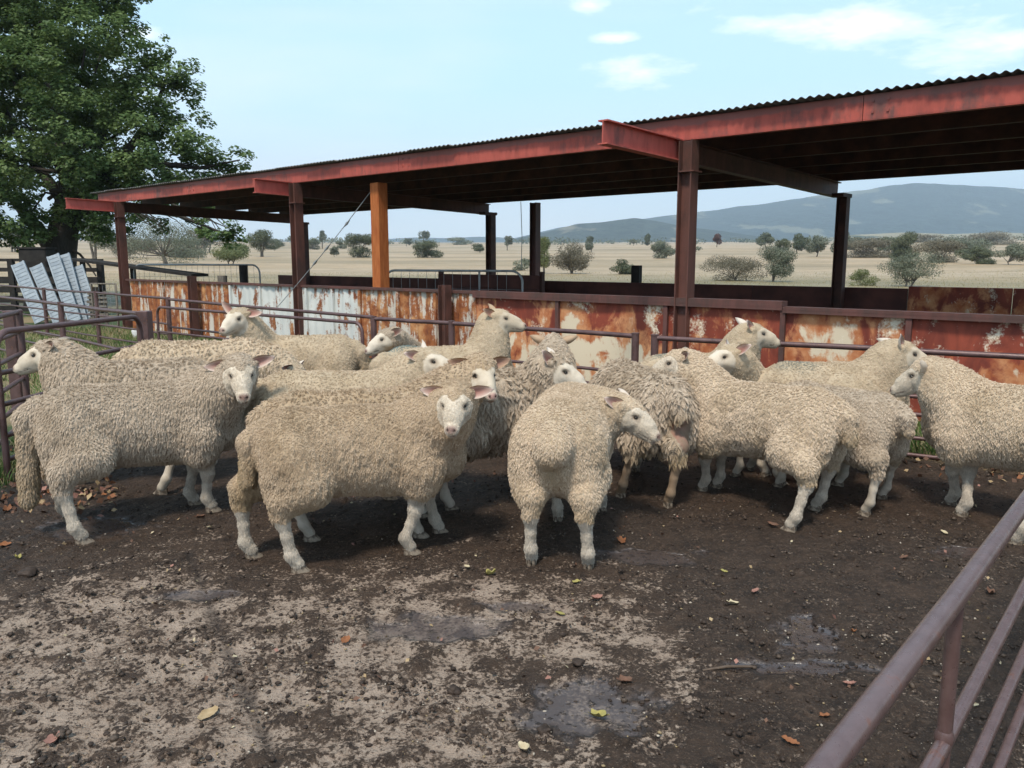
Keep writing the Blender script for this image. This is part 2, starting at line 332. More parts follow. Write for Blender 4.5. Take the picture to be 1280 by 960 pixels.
def build_ground():
    def grow(a, s0, k, end):
        o = [a]; s = s0
        while abs(o[-1]) < abs(end):
            s *= k; o.append(o[-1] + s)
        return o
    xi = list(np.arange(-3.2, 3.2, .015)); xr = grow(3.2, .016, 1.06, 5200)[0:]; xl = [-a for a in grow(3.2, .016, 1.06, 5200)[1:]][::-1]
    xs = np.array(xl + xi + xr)
    ys = [1.7]; s = .010
    while ys[-1] < 6.2: s = min(.034, s * 1.006); ys.append(ys[-1] + s)
    ys += grow(ys[-1], s, 1.045, 5200)[1:]
    back = [1.7 - a for a in np.cumsum(.03 * 1.14 ** np.arange(60))][::-1]; back = [b for b in back if b > -900]
    ys = np.array(back + ys)
    X, Y = np.meshgrid(xs, ys); x = X.ravel(); y = Y.ravel(); q = np.stack([x, y, x * 0], 1)
    d = np.hypot(x, y)
    pen = sst(.35, -.15, y - fence_y(x) + .25 * pnoise(q, 1.7)) * sst(-3.55, -3.05, x + .25 * pnoise(q + 5, 1.3))
    near = sst(16, 9, d)
    # mud relief
    big = fbm(q, .9, 3); med = fbm(q + 9, 5.0, 3); sm = fbm(q + 3, 19, 3, .6); pock = pnoise(q + 31, 11)
    hoof = np.minimum(0, pnoise(q + 77, 7.5) + .28)
    h = .012 * big + .010 * med + .0065 * sm + .05 * hoof * (.5 + .5 * sst(-.2, .4, big)) 
    # flatter where the pale slab shows: nearer and to the left
    slab = sst(-.5, .75, pnoise(q + 13, .55) * .6 + pnoise(q + 19, 1.6) * .5 + pnoise(q + 23, 4.2) * .35 + sst(1.9, -1.6, x) * .85 + sst(4.0, 2.2, y) * .55 - .56) * sst(4.6, 2.9, y)
    mudlump = np.maximum(0, fbm(q + 41, 8, 4, .6) + .06)
    clod = np.maximum(0, pnoise(q + 63, 26) - .30) * .045
    h = h * (1 - .65 * slab) + .022 * mudlump * (.35 + .65 * slab) + clod
    pud = np.zeros_like(x)
    for c, rx, ry in PUD:
        e = ((x - c.x) / rx) ** 2 + ((y - c.y) / (ry + .0)) ** 2
        e = np.sqrt(e) + .55 * pnoise(q + 90, 9) + .25 * pnoise(q, 23)
        pud = np.maximum(pud, sst(1.05, .55, e))
    # cracks in the slab
    a = G(235, 690); b = G(345, 960); c_ = G(250, 830)
    t = np.clip(((x - a.x) * (b.x - a.x) + (y - a.y) * (b.y - a.y)) / ((b.x - a.x) ** 2 + (b.y - a.y) ** 2), 0, 1)
    dl = np.hypot(x - a.x - t * (b.x - a.x), y - a.y - t * (b.y - a.y)) + .02 * pnoise(q, 6)
    crack = sst(.035, .0, np.abs(dl))
    h = h * (1 - .85 * pud) - .004 * pud - .008 * crack
    h *= near
    rough = .03 * fbm(q, 1.2, 3) * (1 - pen) * near
    z = h * pen + rough - .004
    z = z + far_h(x, y)
    ny, nx = len(ys), len(xs); i = np.arange(ny * nx).reshape(ny, nx)
    f = np.stack([i[:-1, :-1], i[:-1, 1:], i[1:, 1:], i[1:, :-1]], -1).reshape(-1, 4)
    me = mesh_np('ground', np.stack([x, y, z], 1), f, True)
    def put(n, a): at = me.attributes.new(n, 'FLOAT', 'POINT'); at.data.foreach_set('value', a.astype(np.float32))
    put('pen', pen); put('mud', np.clip(mudlump * 1.6 + .35 * np.maximum(0, sm) - slab * .0, 0, 1)); put('slab', slab); put('pud', pud); put('crack', crack)
    gy = sst(.0, .5, pnoise(q + 7, .35) + .5 * pnoise(q, 1.3) + .25) * sst(45, 14, d) + .35 * sst(90, 30, d)
    put('green', gy)
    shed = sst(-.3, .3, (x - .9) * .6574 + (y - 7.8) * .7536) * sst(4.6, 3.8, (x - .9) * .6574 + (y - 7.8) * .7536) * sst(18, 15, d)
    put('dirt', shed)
    t = NT('mud_and_field'); v = t.obj(world=True)
    n1 = t.noise(v, 6, 8, .62); n2 = t.noise(v, 34, 7, .68); n3 = t.noise(v, 120, 4, .65); n5 = t.noise(v, 62, 6, .7); n4 = t.noise(v, 1.3, 4)
    mud = t.mix(t.ramp(n1, .36, .66), (.020, .0115, .0070), (.058, .035, .022)); mud = t.mix(t.ramp(n2, .5, .68), mud, (.095, .060, .040))
    mud = t.mix(t.ramp(n3, .58, .72), mud, (.21, .150, .105))
    pale = t.mix(t.ramp(n1, .35, .65), (.42, .315, .24), (.27, .19, .138)); pale = t.mix(t.ramp(n3, .5, .75), pale, (.50, .395, .31))
    cov = t.math('ADD', t.math('MULTIPLY', t.attr('mud'), .6), t.math('ADD', t.math('MULTIPLY', t.math('SUBTRACT', n5, .5), 3.4), t.math('ADD', t.math('MULTIPLY', t.math('SUBTRACT', n2, .5), 1.9), t.math('MULTIPLY', t.math('SUBTRACT', n1, .5), 1.7))))
    cov = t.math('SUBTRACT', t.math('ADD', cov, .62), t.math('MULTIPLY', t.attr('slab'), .86))
    thin = t.mix(t.ramp(n2, .4, .7), (.115, .076, .052), (.21, .15, .108))
    c = t.mix(t.ramp(cov, -.22, .10), pale, thin); c = t.mix(t.ramp(cov, .0, .30), c, mud)
    c = t.mix(t.math('MULTIPLY', t.attr('crack'), .7), c, (.035, .025, .02))
    pd = t.math('MULTIPLY', t.attr('pud'), t.ramp(n2, .28, .46)); c = t.mix(t.math('MULTIPLY', pd, .75), c, (.060, .046, .044))
    # yard grass and dry paddock outside the pen
    gg = t.mix(t.ramp(n2, .3, .7), (.035, .060, .014), (.075, .11, .03)); dry = t.mix(t.ramp(n1, .3, .7), (.36, .245, .135), (.45, .32, .19))
    far = t.noise(t.obj((.012, .03, .02), world=True), 1, 8, .6); dry = t.mix(t.ramp(far, .44, .58), dry, (.24, .175, .09)); dry = t.mix(t.ramp(t.noise(t.obj((.004, .022, .02), world=True), 1, 6, .6), .5, .6), dry, (.42, .31, .20))
    tus = t.noise(t.obj((.5, 1.4, 1), world=True), .5, 6, .7); dry = t.mix(t.ramp(tus, .5, .62), dry, (.25, .185, .095))
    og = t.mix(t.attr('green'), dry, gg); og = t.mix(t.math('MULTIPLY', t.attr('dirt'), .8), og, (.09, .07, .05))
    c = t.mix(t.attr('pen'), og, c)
    hh = t.math('ADD', t.math('MULTIPLY', n2, 1.0), t.math('MULTIPLY', n3, .45))
    hm = t.math('MULTIPLY', hh, t.ramp(pd, .2, .8, 1, .04))
    t.bump(t.math('ADD', hm, t.math('MULTIPLY', t.math('MULTIPLY', n5, .7), t.ramp(pd, .2, .8, 1, .03))), 1.0, .020)
    wet = t.ramp(t.noise(v, 2.1, 5, .6), .5, .66)
    r = t.ramp(t.attr('slab'), 0, .5, .62, .85); r = t.math('SUBTRACT', r, t.math('MULTIPLY', wet, .14)); r = t.math('SUBTRACT', r, t.math('MULTIPLY', pd, .42))
    t.out(c, r, None, t.ramp(pd, .2, .8, .35, .8))
    me.materials.append(t.m)
    return tag(link('ground', me), kind='structure')
build_ground()

# mountain range: ridge line read off the skyline, built at its own distance
def ridge(name, prof, D0, D1, DB, mat, rug=.05, nx=260, ny=46, seed=0):
    xs = np.linspace(prof[0][0], prof[-1][0], nx); top = np.interp(xs, [p[0] for p in prof], [p[1] for p in prof])
    t = np.linspace(0, 1, ny); V = []
    for j, tt in enumerate(t):
        if tt < .62: a = tt / .62; dist = D0 + (D1 - D0) * a; s = a ** 1.15
        else: a = (tt - .62) / .38; dist = D1 + (DB - D1) * a; s = 1 - a * a
        u = (xs - 640) / 1000; X = u * dist; Y = np.full_like(X, dist)
        ztop = CAM_H + D1 * (325 - top) / 1000
        base = far_h(X, Y) - 8
        z = base + (np.maximum(ztop, base) - base) * s
        q = np.stack([X, Y, X * 0 + seed], 1); H = np.maximum(ztop - base, 0)
        n = np.abs(fbm(q, 1 / 520, 5, .55)); z = z - n * H * rug * 7 * s * (1 - s) * 1.6 - H * rug * .35 * np.abs(fbm(q + 7, 1 / 140, 3)) * s
        V.append(np.stack([X, Y, z], 1))
    V = np.concatenate(V); i = np.arange(ny * nx).reshape(ny, nx)
    f = np.stack([i[:-1, :-1], i[:-1, 1:], i[1:, 1:], i[1:, :-1]], -1).reshape(-1, 4)
    return tag(link(name, mesh_np(name, V, f, True), mat), kind='structure')
def m_forest(name, a, b, c, thr):
    t = NT(name); v = t.obj((1, 1, 1.5), world=True); n = t.noise(v, 1 / 26, 6, .7); k = t.noise(v, 1 / 300, 5, .6); p = t.noise(t.obj((1, .5, 1), world=True), 1 / 170, 4, .6)
    col = t.mix(t.ramp(n, .4, .62), a, b); col = t.mix(t.ramp(p, thr, thr + .04), col, c)
    t.bump(n, 1, 14); return t.out(col, .95)
M_FOR = m_forest('forested_slope', (.004, .013, .015), (.042, .066, .056), (.15, .15, .10), .585)
M_FOR2 = m_forest('half_cleared_slope', (.015, .025, .02), (.055, .07, .05), (.20, .175, .12), .60)
ridge('mountain', [(640, 299), (700, 285), (760, 279), (800, 275), (845, 269), (890, 264), (915, 260), (940, 258), (985, 251), (1025, 245), (1070, 240), (1100, 235), (1130, 232), (1165, 233), (1200, 235), (1240, 237), (1280, 241), (1340, 240), (1400, 250), (1500, 246), (1620, 262), (1760, 270), (1900, 290)], 2100, 3300, 4300, M_FOR)
ridge('spur_hill', [(640, 300), (690, 289), (720, 281), (750, 279), (790, 274), (815, 277), (850, 284), (900, 290), (960, 299), (1000, 303)], 1500, 1900, 2300, M_FOR2, .04, 120, 30, 4)
ridge('distant_hills', [(-900, 296), (-700, 286), (-400, 290), (-100, 296), (100, 299), (330, 300), (400, 302), (470, 300), (520, 297), (560, 298), (600, 296), (650, 298), (690, 297), (760, 300)], 3400, 3900, 4500, M_FOR, .05, 160, 24, 8)
ridge('dry_foothill', [(930, 303), (1010, 300), (1060, 294), (1120, 291), (1180, 293), (1240, 291), (1300, 293), (1400, 288), (1550, 296), (1700, 303)], 1150, 1400, 1700, m_forest('dry_slope', (.30, .25, .15), (.36, .31, .2), (.06, .07, .035), .60), .04, 140, 26, 11)

# ---------------------------------------------------------------- the long shed
A = Vector((-.7536, .6574, 0)).normalized(); B = Vector((.6574, .7536, 0)).normalized(); U = Vector((0, 0, 1))
O = XYc(855, 8.0, 1.0); O.z = 0
def S(s, b, z=0.0): return O + A * s + B * b + U * z
def wall_s(px): return (14.9 * 740 / (px + 520) - 8.0) * 1.54
BAY = 6.45; SROT = math.atan2(B.y, B.x)
def ztop(b): return 2.76 - .022 * b
shed = empty('open_sided_shed', S(0, 0)); tag(shed, 'long open sided shed with red steel beams and corrugated iron roof above rusty walls', 'shed')
SO = tuple(S(0, 0))
def mb(): return MB(SO)
def ibeam(m, p0, p1, depth, width, tf=.012, tw=.012, side=None):
    d = (p1 - p0).normalized(); sd_ = d.cross(U).normalized(); up = sd_.cross(d); c = (p0 + p1) / 2; L = (p1 - p0).length
    m.box(c + up * (depth / 2 - tf / 2), L, width, tf, d, sd_, up); m.box(c - up * (depth / 2 - tf / 2), L, width, tf, d, sd_, up); m.box(c, L, tw, depth - 2 * tf, d, sd_, up)
def hpost(m, p, z0, z1, w=.145, t=.012, open_=0):
    c = p + U * ((z0 + z1) / 2); h = z1 - z0
    m.box(c + A * (w / 2 - t / 2), t, w, h, A, B, U); m.box(c - A * (w / 2 - t / 2), t, w, h, A, B, U); m.box(c, w - 2 * t, t, h, A, B, U)
S_END = 13.7
for k in (-1, 0, 1, 2):
    s = k * BAY; s = {-1: -6.4, 0: 0, 1: 6.62, 2: 12.75}[k]
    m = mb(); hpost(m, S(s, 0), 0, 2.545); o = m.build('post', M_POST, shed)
    m = mb(); m.box(S(s - .02, -.0, 2.25), .17, .17, .012, A, B, U); m.build('cleat', M_POST, o)
    m = mb(); hpost(m, S(s, 4.35), 0, 2.28, .14); m.box(S(s, 4.28, 2.275), .16, .34, .05, A, B, U); m.build('post', M_STEEL, shed)
    m = mb(); ov = {-1: 1.2, 0: 1.3, 1: .62, 2: .95}[k]; ibeam(m, S(s + .115, -ov, ztop(-ov) - .30), S(s + .115, .08, ztop(.08) - .30), .205, .10); m.build('rafter_end', M_RED, shed); m = mb(); ibeam(m, S(s + .115, .082, ztop(.08) - .30), S(s + .115, 4.42, ztop(4.42) - .30), .205, .10); m.build('rafter', M_POST, shed)  # length under the roof is browner: its shade is put into the colour
pz = wall_s(474) + .18
m = mb(); m.box(S(pz, .22, 1.235), .175, .175, 2.45, A, B, U); m.build('timber_post', M_ORANGE, shed, .008)
q = D(662, 300, 14.4); sv = (q - O).dot(A)
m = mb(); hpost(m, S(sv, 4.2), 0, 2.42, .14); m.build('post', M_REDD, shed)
# fascia channels, each length its own
edges = [-7.6, -1.62, 4.25, 9.9, S_END]
for s0, s1 in zip(edges[:-1], edges[1:]):
    m = mb(); L = s1 - s0 - .006; c = (s0 + s1) / 2
    m.box(S(c, -.004, 2.655), L, .008, .19, A, B, U); m.box(S(c, .028, 2.555), L, .07, .008, A, B, U); m.box(S(c, .028, 2.755), L, .07, .008, A, B, U)
    for ds in (.08, .2):
        for dz in (.05, -.04): m.box(S(s1 - ds, -.012, 2.655 + dz), .018, .012, .018, A, B, U)
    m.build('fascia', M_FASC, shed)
for b in (.9, 1.75, 2.6, 3.45, 4.3):
    m = mb(); c = (-7.6 + S_END) / 2; L = S_END + 7.6; z = ztop(b) - .105
    m.box(S(c, b, z), L, .008, .15, A, B, U); m.box(S(c, b + .03, z + .079), L, .065, .008, A, B, U); m.box(S(c, b + .03, z - .079), L, .065, .008, A, B, U); m.build('purlin', M_STEEL, shed)
# corrugated sheets
SHW = .762
def sheet_mesh(L, shift):
    nx = 80; v = []; f = []
    for j, b in enumerate((-.09 + shift, L * .5, L)):
        for k in range(2):
            for i in range(nx + 1):
                x = i / nx * (SHW + .03); v.append((x, b, .010 * cos(2 * pi * x / .0762) - k * .0015 + .013))
    n1 = nx + 1
    for j in range(2):
        for i in range(nx):
            a = j * 2 * n1 + i; f.append((a, a + 1, a + 2 * n1 + 1, a + 2 * n1))
            a += n1; f.append((a + 1, a, a + 2 * n1, a + 2 * n1 + 1))
    for i in range(nx):
        f.append((i + 1, i, i + n1, i + n1 + 1))
    me = bpy.data.meshes.new('roof_sheet'); me.from_pydata(v, [], f); me.polygons.foreach_set('use_smooth', [True] * len(f)); me.materials.append(M_ROOF); me.update(); return me
sms = [sheet_mesh(4.75, .0), sheet_mesh(4.70, -.03), sheet_mesh(4.78, .015)]
tilt = math.atan(.022); ns = int((S_END + .15 + 7.6) / SHW) + 1
base = Matrix((( -A.x, B.x, 0, 0), (-A.y, B.y, 0, 0), (0, 0, 1, 0), (0, 0, 0, 1)))
for i in range(ns):
    s = S_END + .18 - i * SHW; o = link('roof_sheet', sms[(i * 7) % 3], None, shed)
    p = S(s, 0, ztop(0) + .004 + (.0022 if i % 2 else 0)) - O
    o.matrix_local = Matrix.Translation(p) @ base @ Matrix.Rotation(-tilt + random.uniform(-.001, .001), 4, 'X')
# tie wire with turnbuckles and hanging wires
m = mb(); p0 = D(343, 388, 12.2); p1 = D(466, 236, 11.3); pts = [p0.lerp(p1, t) - U * .04 * sin(pi * t) for t in np.linspace(0, 1, 9)]; m.tube(pts, .006, 6)
for t in (.43, .55, .75): q = p0.lerp(p1, t) - U * .035; d = (p1 - p0).normalized(); m.tube([q - d * .07, q, q + d * .07], .01, 6, [.006, .02, .006])
m.build('brace_wire', M_GALV, shed)
for px, zt, zb, zc in ((651, 252, 338, 13.4), (484, 262, 352, 12.6)):
    m = mb(); m.tube([D(px, zt, zc), D(px + 1.5, (zt + zb) / 2, zc), D(px + .5, zb, zc)], .006, 5); m.build('hanging_wire', M_GALV, shed)

# front wall: a plate between every pair of joints, ribs over the joints, channel on top
wall = empty('rusty_iron_wall', SO); tag(wall, 'waist high wall of rusted steel plates along the near side of the open shed', 'wall')
jl = [163, 205, 245, 290, 327, 385, 418, 452, 500, 547, 597]; jr = [597, 702, 838, 985, 1143, 1330, 1600]
def plate(s0, s1, b, z0, z1, name, mat, parent, corr=False, pr=.0):
    m = MB(SO); L = s0 - s1; n = max(6, int(L / .045)) if corr else 8; nz = 5; vs = []; fs = []
    sd0 = random.random() * 50
    for j in range(nz + 1):
        z = z0 + (z1 - z0) * j / nz
        for i in range(n + 1):
            s = s0 - L * i / n; dent = .012 * sin(s * 5.1 + sd0 + 2 * z) * sin(z * 5 + sd0)
            if corr: dent += (.016 if i % 4 in (1, 2) else 0)
            vs.append(S(s, b - dent + pr, z))
    n1 = n + 1
    for j in range(nz):
        for i in range(n): a = j * n1 + i; fs.append((a, a + 1, a + n1 + 1, a + n1))
    m.add(vs, fs, not corr)
    m.box(S((s0 + s1) / 2, b + .045 + pr, (z0 + z1) / 2), L, .03, z1 - z0, A, B, U)
    return m.build(name, mat, parent)
for a, b_ in zip(jl[:-1], jl[1:]):
    s0, s1 = wall_s(a), wall_s(b_); plate(s0 - .005, s1 + .005, .02, .02, .985, 'wall_plate', M_ORANGE_W if a < 285 or a in (452, 500, 547) else M_WHITE_W, wall, True)
    m = mb(); m.box(S(s1, -.005, .5), .05, .04, .95, A, B, U); m.build('joint_rib', M_ORANGE_W if a > 400 or a < 245 else M_WHITE_W, wall)
m = mb(); s0, s1 = wall_s(160), wall_s(597) + .003; m.box(S((s0 + s1) / 2, .03, 1.005), s0 - s1, .11, .035, A, B, U); m.build('top_channel', M_REDD, wall)
for a, b_ in zip(jr[:-1], jr[1:]):
    s0, s1 = wall_s(a), wall_s(b_); zt = .95; plate(s0 - .006, s1 + .006, .0, .06, zt, 'wall_plate', M_PLATE, wall)
    m = mb(); m.box(S(s1, -.03, .5), .045, .035, .9, A, B, U); m.build('joint_rib', M_REDD, wall)
for px0, px1, zc_, h in ((597, 985, 1.0, .055), (985, 1700, .965, .03)):
    m = mb(); s0, s1 = wall_s(px0) - .003, wall_s(px1) + .003; m.box(S((s0 + s1) / 2, -.0, zc_), s0 - s1, .12, h, A, B, U); m.box(S((s0 + s1) / 2, -.055, zc_ - h / 2 - .012), s0 - s1, .01, .03, A, B, U); m.build('top_channel', M_REDD, wall)
m = mb(); s0, s1 = wall_s(597), wall_s(1700); m.box(S((s0 + s1) / 2, .02, .03), s0 - s1, .06, .08, A, B, U); m.build('bottom_rail', M_STEEL, wall)
for px, zt in ((250, 1.12), (567, 1.09)):
    m = mb(); hpost(m, S(wall_s(px), -.12), 0, zt, .12); m.build('stub_post', M_POST, wall)

# rear wall of oxide red boards
rw = empty('back_wall', S(0, 4.5)); tag(rw, 'dark oxide red board wall along the far side of the shed', 'wall')
RO = tuple(S(0, 4.5))
def rs(px): q = D(px, 330, 15.4 * 1115 / (px + 520)); return (q - O).dot(A)
for px0, px1, z0, z1, mt in ((330, 470, .2, 1.02, M_DARKBD), (470, 690, .2, 1.02, M_DARKBD), (690, 928, .2, 1.02, M_DARKBD), (928, 1127, .2, 1.02, M_DARKBD), (1127, 1262, .2, 1.05, M_PLATE), (1262, 1480, .2, 1.05, M_PLATE)):
    s0, s1 = rs(px0), rs(px1); m = MB(RO); m.box(S((s0 + s1) / 2, 4.5, (z0 + z1) / 2), s0 - s1 - .012, .05, z1 - z0, A, B, U); m.build('wall_panel', mt, rw, .004)
for px in (458, 777): m = MB(RO); m.box(S(rs(px), 4.56, .7), .16, .09, .92 + .6 - .3, A, B, U); m.build('stub_post', M_BLACK, rw)
# raised loading panels inside the shed
lp = empty('loading_ramp_side', S(5, 3.0)); tag(lp, 'dark red boarded ramp side standing behind the grey pipe gate under the shed', 'ramp side')
for px0, px1, b, z1 in ((497, 640, 3.6, 1.14),):
    q0 = D(px0, 330, 14.6); q1 = D(px1, 330, 13.2); s0 = (q0 - O).dot(A); s1 = (q1 - O).dot(A)
    for r_ in range(4):
        m = MB(tuple(S(5, 3.0))); m.box(S((s0 + s1) / 2, b, z1 - .12 - r_ * .245), s0 - s1, .04, .235, A, B, U); m.build('ramp_board', M_DARKBD, lp, .004)
    for s_ in (s0, s1): m = MB(tuple(S(5, 3.0))); m.box(S(s_, b + .06, .6), .07, .07, 1.2, A, B, U); m.build('post', M_STEEL, lp)
# ---------------------------------------------------------------- pipe fences and gates
def panel(name, label, cat, P0, P1, h0, h1, rails, posts=(True, True), r=.021, rr=.015, struts=(), pr=.032, group=None, post_extra=.02):
    P0 = Vector((P0[0], P0[1], 0)); P1 = Vector((P1[0], P1[1], 0)); t = empty(name, P0); tag(t, label, cat, group)
    mk = lambda: MB(P0)
    for k, z in enumerate(rails):
        a, b = P0 + U * z * h0, P1 + U * z * h1; R0 = r if k == 0 else rr
        q = [a.lerp(b, i / 4) + (U * random.uniform(-.006, .004) if 0 < i < 4 else U * 0) for i in range(5)]
        mk().tube(q, R0, 12).build('rail', M_PIPE, t)
    for k, (P, h) in enumerate(((P0, h0), (P1, h1))):
        if posts[k]:
            m = mk(); m.tube([P - U * .1, P + U * (h + post_extra)], pr, 14); o = m.build('post', M_PIPE, t)
            m = mk(); m.tube([P + U * (h + post_extra - .004), P + U * (h + post_extra + .008)], pr * 1.06, 14); m.build('cap', M_PIPE, o)
    for f in struts:
        q = P0.lerp(P1, f); h = h0 + (h1 - h0) * f; mk().tube([q + U * (rails[-1] * h), q + U * (h - .01)], rr, 10).build('strut', M_PIPE, t)
    return t
def gate(name, label, P0, P1, h0, h1, rails, curve=(True, True), r=.021, rr=.015, cr=.16, struts=(), group=None):
    P0 = Vector((P0[0], P0[1], 0)); P1 = Vector((P1[0], P1[1], 0)); t = empty(name, P0); tag(t, label, 'gate', group); d = (P1 - P0); L = d.length; d.normalize()
    arc = lambda P, h, s: [P + U * (h - cr) + d * s * cr * (1 - cos(a)) + U * cr * sin(a) for a in np.linspace(0, pi / 2, 8)]
    lo = rails[-1] if rails else .04
    f = [P0 + U * lo] + (arc(P0, h0, 1) if curve[0] else [P0 + U * h0]) + ([q for q in arc(P1, h1, -1)[::-1]] if curve[1] else [P1 + U * h1]) + [P1 + U * lo]
    MB(P0).tube(f, r, 12).build('frame', M_PIPE, t)
    for z in rails:
        MB(P0).tube([P0 + U * z, P1 + U * (z * h1 / h0)], rr, 10).build('rail', M_PIPE, t)
    for s in struts: q = P0.lerp(P1, s); MB(P0).tube([q + U * lo, q + U * (h0 + (h1 - h0) * s)], rr, 10).build('strut', M_PIPE, t)
    return t
def on_fence(px):
    u = (px - 640) / 1000; best = None
    for a, b in zip(FENCE[:-1], FENCE[1:]):
        for k in range(400):
            q = a.lerp(b, k / 400); zc = q.y * CT + .95 * ST
            e = abs(q.x / zc - u)
            if best is None or e < best[0]: best = (e, q.copy())
    return best[1]
RZ = (1, .585, .42, .2, .04)
f = {px: on_fence(px) for px in (-60, 57, 122, 212, 345, 468, 565, 793, 817, 1115)}
panel('fence_panel', 'purple brown pipe panel with a capped post, behind the sheep with the upraised head', 'fence', f[565], f[793], .775, .765, RZ, (True, True))
panel('fence_panel', 'short purple brown pipe panel between the round cornered gate and the capped post', 'fence', f[468], f[565], .775, .775, RZ, (True, False))
panel('fence_panel', 'long brown pipe panel before the red rusty plates, starting past the narrow gap', 'fence', f[817], f[1115], .76, .775, RZ, (True, True))
panel('fence_panel', 'brown pipe panel running out past the dark post where two sheep touch noses', 'fence', f[1115] + Vector((.05, -.035)), FENCE[0], .77, .77, RZ, (False, True), struts=(.5,))
q0, q1 = f[212], f[468]; n_ = Vector((-.1, -.14))
gate('sheep_gate', 'low round cornered pipe gate under the tie wire', q0 + n_, q1 + n_, .76, .74, [.42, .30, .15, .03], cr=.11, r=.019)
panel('fence_panel', 'brown pipe rails seen through and above the low round cornered gate', 'fence', f[212], f[468], .86, .79, (1, .55), (True, False), r=.019)
panel('fence_panel', 'weathered pipe panel with green grass behind it, nearest the grey leaning slats', 'fence', f[122], f[212], .88, .87, RZ, (True, False), r=.018)
panel('fence_panel', 'weathered pipe panel crossing in front of the grey leaning slats', 'fence', f[57], f[122], .88, .88, RZ, (True, False), r=.018)
panel('fence_panel', 'weathered pipe panel at the edge of the yards beside the blackened timber', 'fence', f[-60], f[57], .9, .88, RZ, (True, False), r=.018)
g0, g1 = XYc(187, 7.8), XYc(84, 9.3); g2 = XYc(-40, 12.4)
box_p = XYc(189, 7.15); 
panel('fence_panel', 'inner pipe panel ending at the square gate post beside the woolly backs', 'fence', (g1.x, g1.y), (box_p.x, box_p.y + .1), .9, .92, RZ, (True, False), r=.02)
panel('fence_panel', 'inner pipe panel between the two round posts in the grassy yard', 'fence', (g2.x, g2.y), (g1.x, g1.y), .9, .9, RZ, (True, False), r=.02)
o = MB(tuple(box_p)).box(box_p + U * .47, .105, .105, .98).build('gate_post', M_PIPE, None, .006); o.location = box_p; tag(o, 'square brown steel post at the far end of the open rounded gate', 'post')
MB(tuple(box_p)).tube([box_p + Vector((0, -.056, .72)), box_p + Vector((0, -.064, .72))], .014, 8).build('bolt', M_STEEL, o)
gn, gf = XYc(11, 5.1), XYc(184, 6.95)
gate('sheep_gate', 'open brown pipe gate with a rounded corner that the nearest head pokes over', (gn.x, gn.y), (gf.x, gf.y), .955, .93, [.70, .50, .30, .145, .025], (True, True), r=.0205, rr=.017, cr=.13)
# chain on the near upright
ch = []
for k in range(9):
    c = Vector((gn.x - .02, gn.y - .03, .56 - k * .026)); R_ = .012; ax = Vector((1, 0, 0)) if k % 2 else Vector((.3, 1, 0)).normalized()
    ch.append((c, ax))
m = MB(tuple(ch[0][0]))
for c, ax in ch: m.tube([c + ax * .008 * cos(a) + U * .018 * sin(a) for a in np.linspace(0, 2 * pi, 11)], .0032, 5, cap=False)
o = m.build('gate_chain', M_STEEL); o.location = ch[0][0]; tag(o, 'short rusty chain hanging on the near upright of the rounded gate', 'chain')
p3 = XYc(38, 7.0); p4 = Vector((p3.x + 1.15, p3.y - 3.05, 0))
panel('fence_panel', 'thicker pipe panel coming in past the big twin posts at the edge of the yard', 'fence', (p4.x, p4.y), (p3.x, p3.y), .97, .965, (1, .83, .64, .42, .22, .05), (True, False), r=.022, rr=.018)
for k, (px, zc, w_) in enumerate(((27, 7.05, .10), (37, 6.9, .055))):
    c = XYc(px, zc); o = (MB(tuple(c)).box(c + U * .47, w_, w_, 1.0) if k == 0 else MB(tuple(c)).tube([c - U * .05, c + U * .98], w_ / 2, 14)).build('corner_post', M_PIPE, None, .006 if k == 0 else 0)
    o.location = c; tag(o, ('square brown corner post where the thick pipe panel ends', 'slim round brown post standing against the square corner post')[k], 'post')
# the near gate
n0, n1 = G(1040, 940, .84), G(1260, 650, .84); dr = (n1 - n0); dr.z = 0; dr.normalize(); s0 = n0 - dr * .75; s1 = n0 + dr * 3.1
ng = empty('yard_gate', (s0.x, s0.y, 0)); tag(ng, 'glossy purple brown pipe gate crossing the near corner in front of the mud', 'gate')
NO = (s0.x, s0.y, 0)
st = G(1196, 745, .84)
for k, z in enumerate((.84, .575, .35, .15)):
    pts = [Vector((s0.x, s0.y, z)), Vector((st.x, st.y, z - (.006 if k == 1 else 0))), Vector((s1.x, s1.y, z + (.02 if k == 1 else 0)))]
    MB(NO).tube(pts, (.0175, .0135, .0135, .0135)[k], 20).build('rail', M_NEAR, ng)
for q in (Vector((st.x, st.y, 0)), Vector((s1.x, s1.y, 0)), Vector((s0.x, s0.y, 0)), Vector((st.x, st.y, 0)) + dr * 1.5):
    for za, zb in ((.585, .826), (.36, .562), (.16, .338), (.0, .138)):
        MB(NO).tube([Vector((q.x, q.y, za)), Vector((q.x, q.y, zb))], .0125, 16).build('strut', M_NEAR, ng)
        if za > .5: MB(NO).tube([Vector((q.x, q.y, za - .012)), Vector((q.x, q.y, za - .002)), Vector((q.x, q.y, za + .010))], .0125, 16, [.0150, .0165, .0128]).build('weld', M_NEAR, ng)

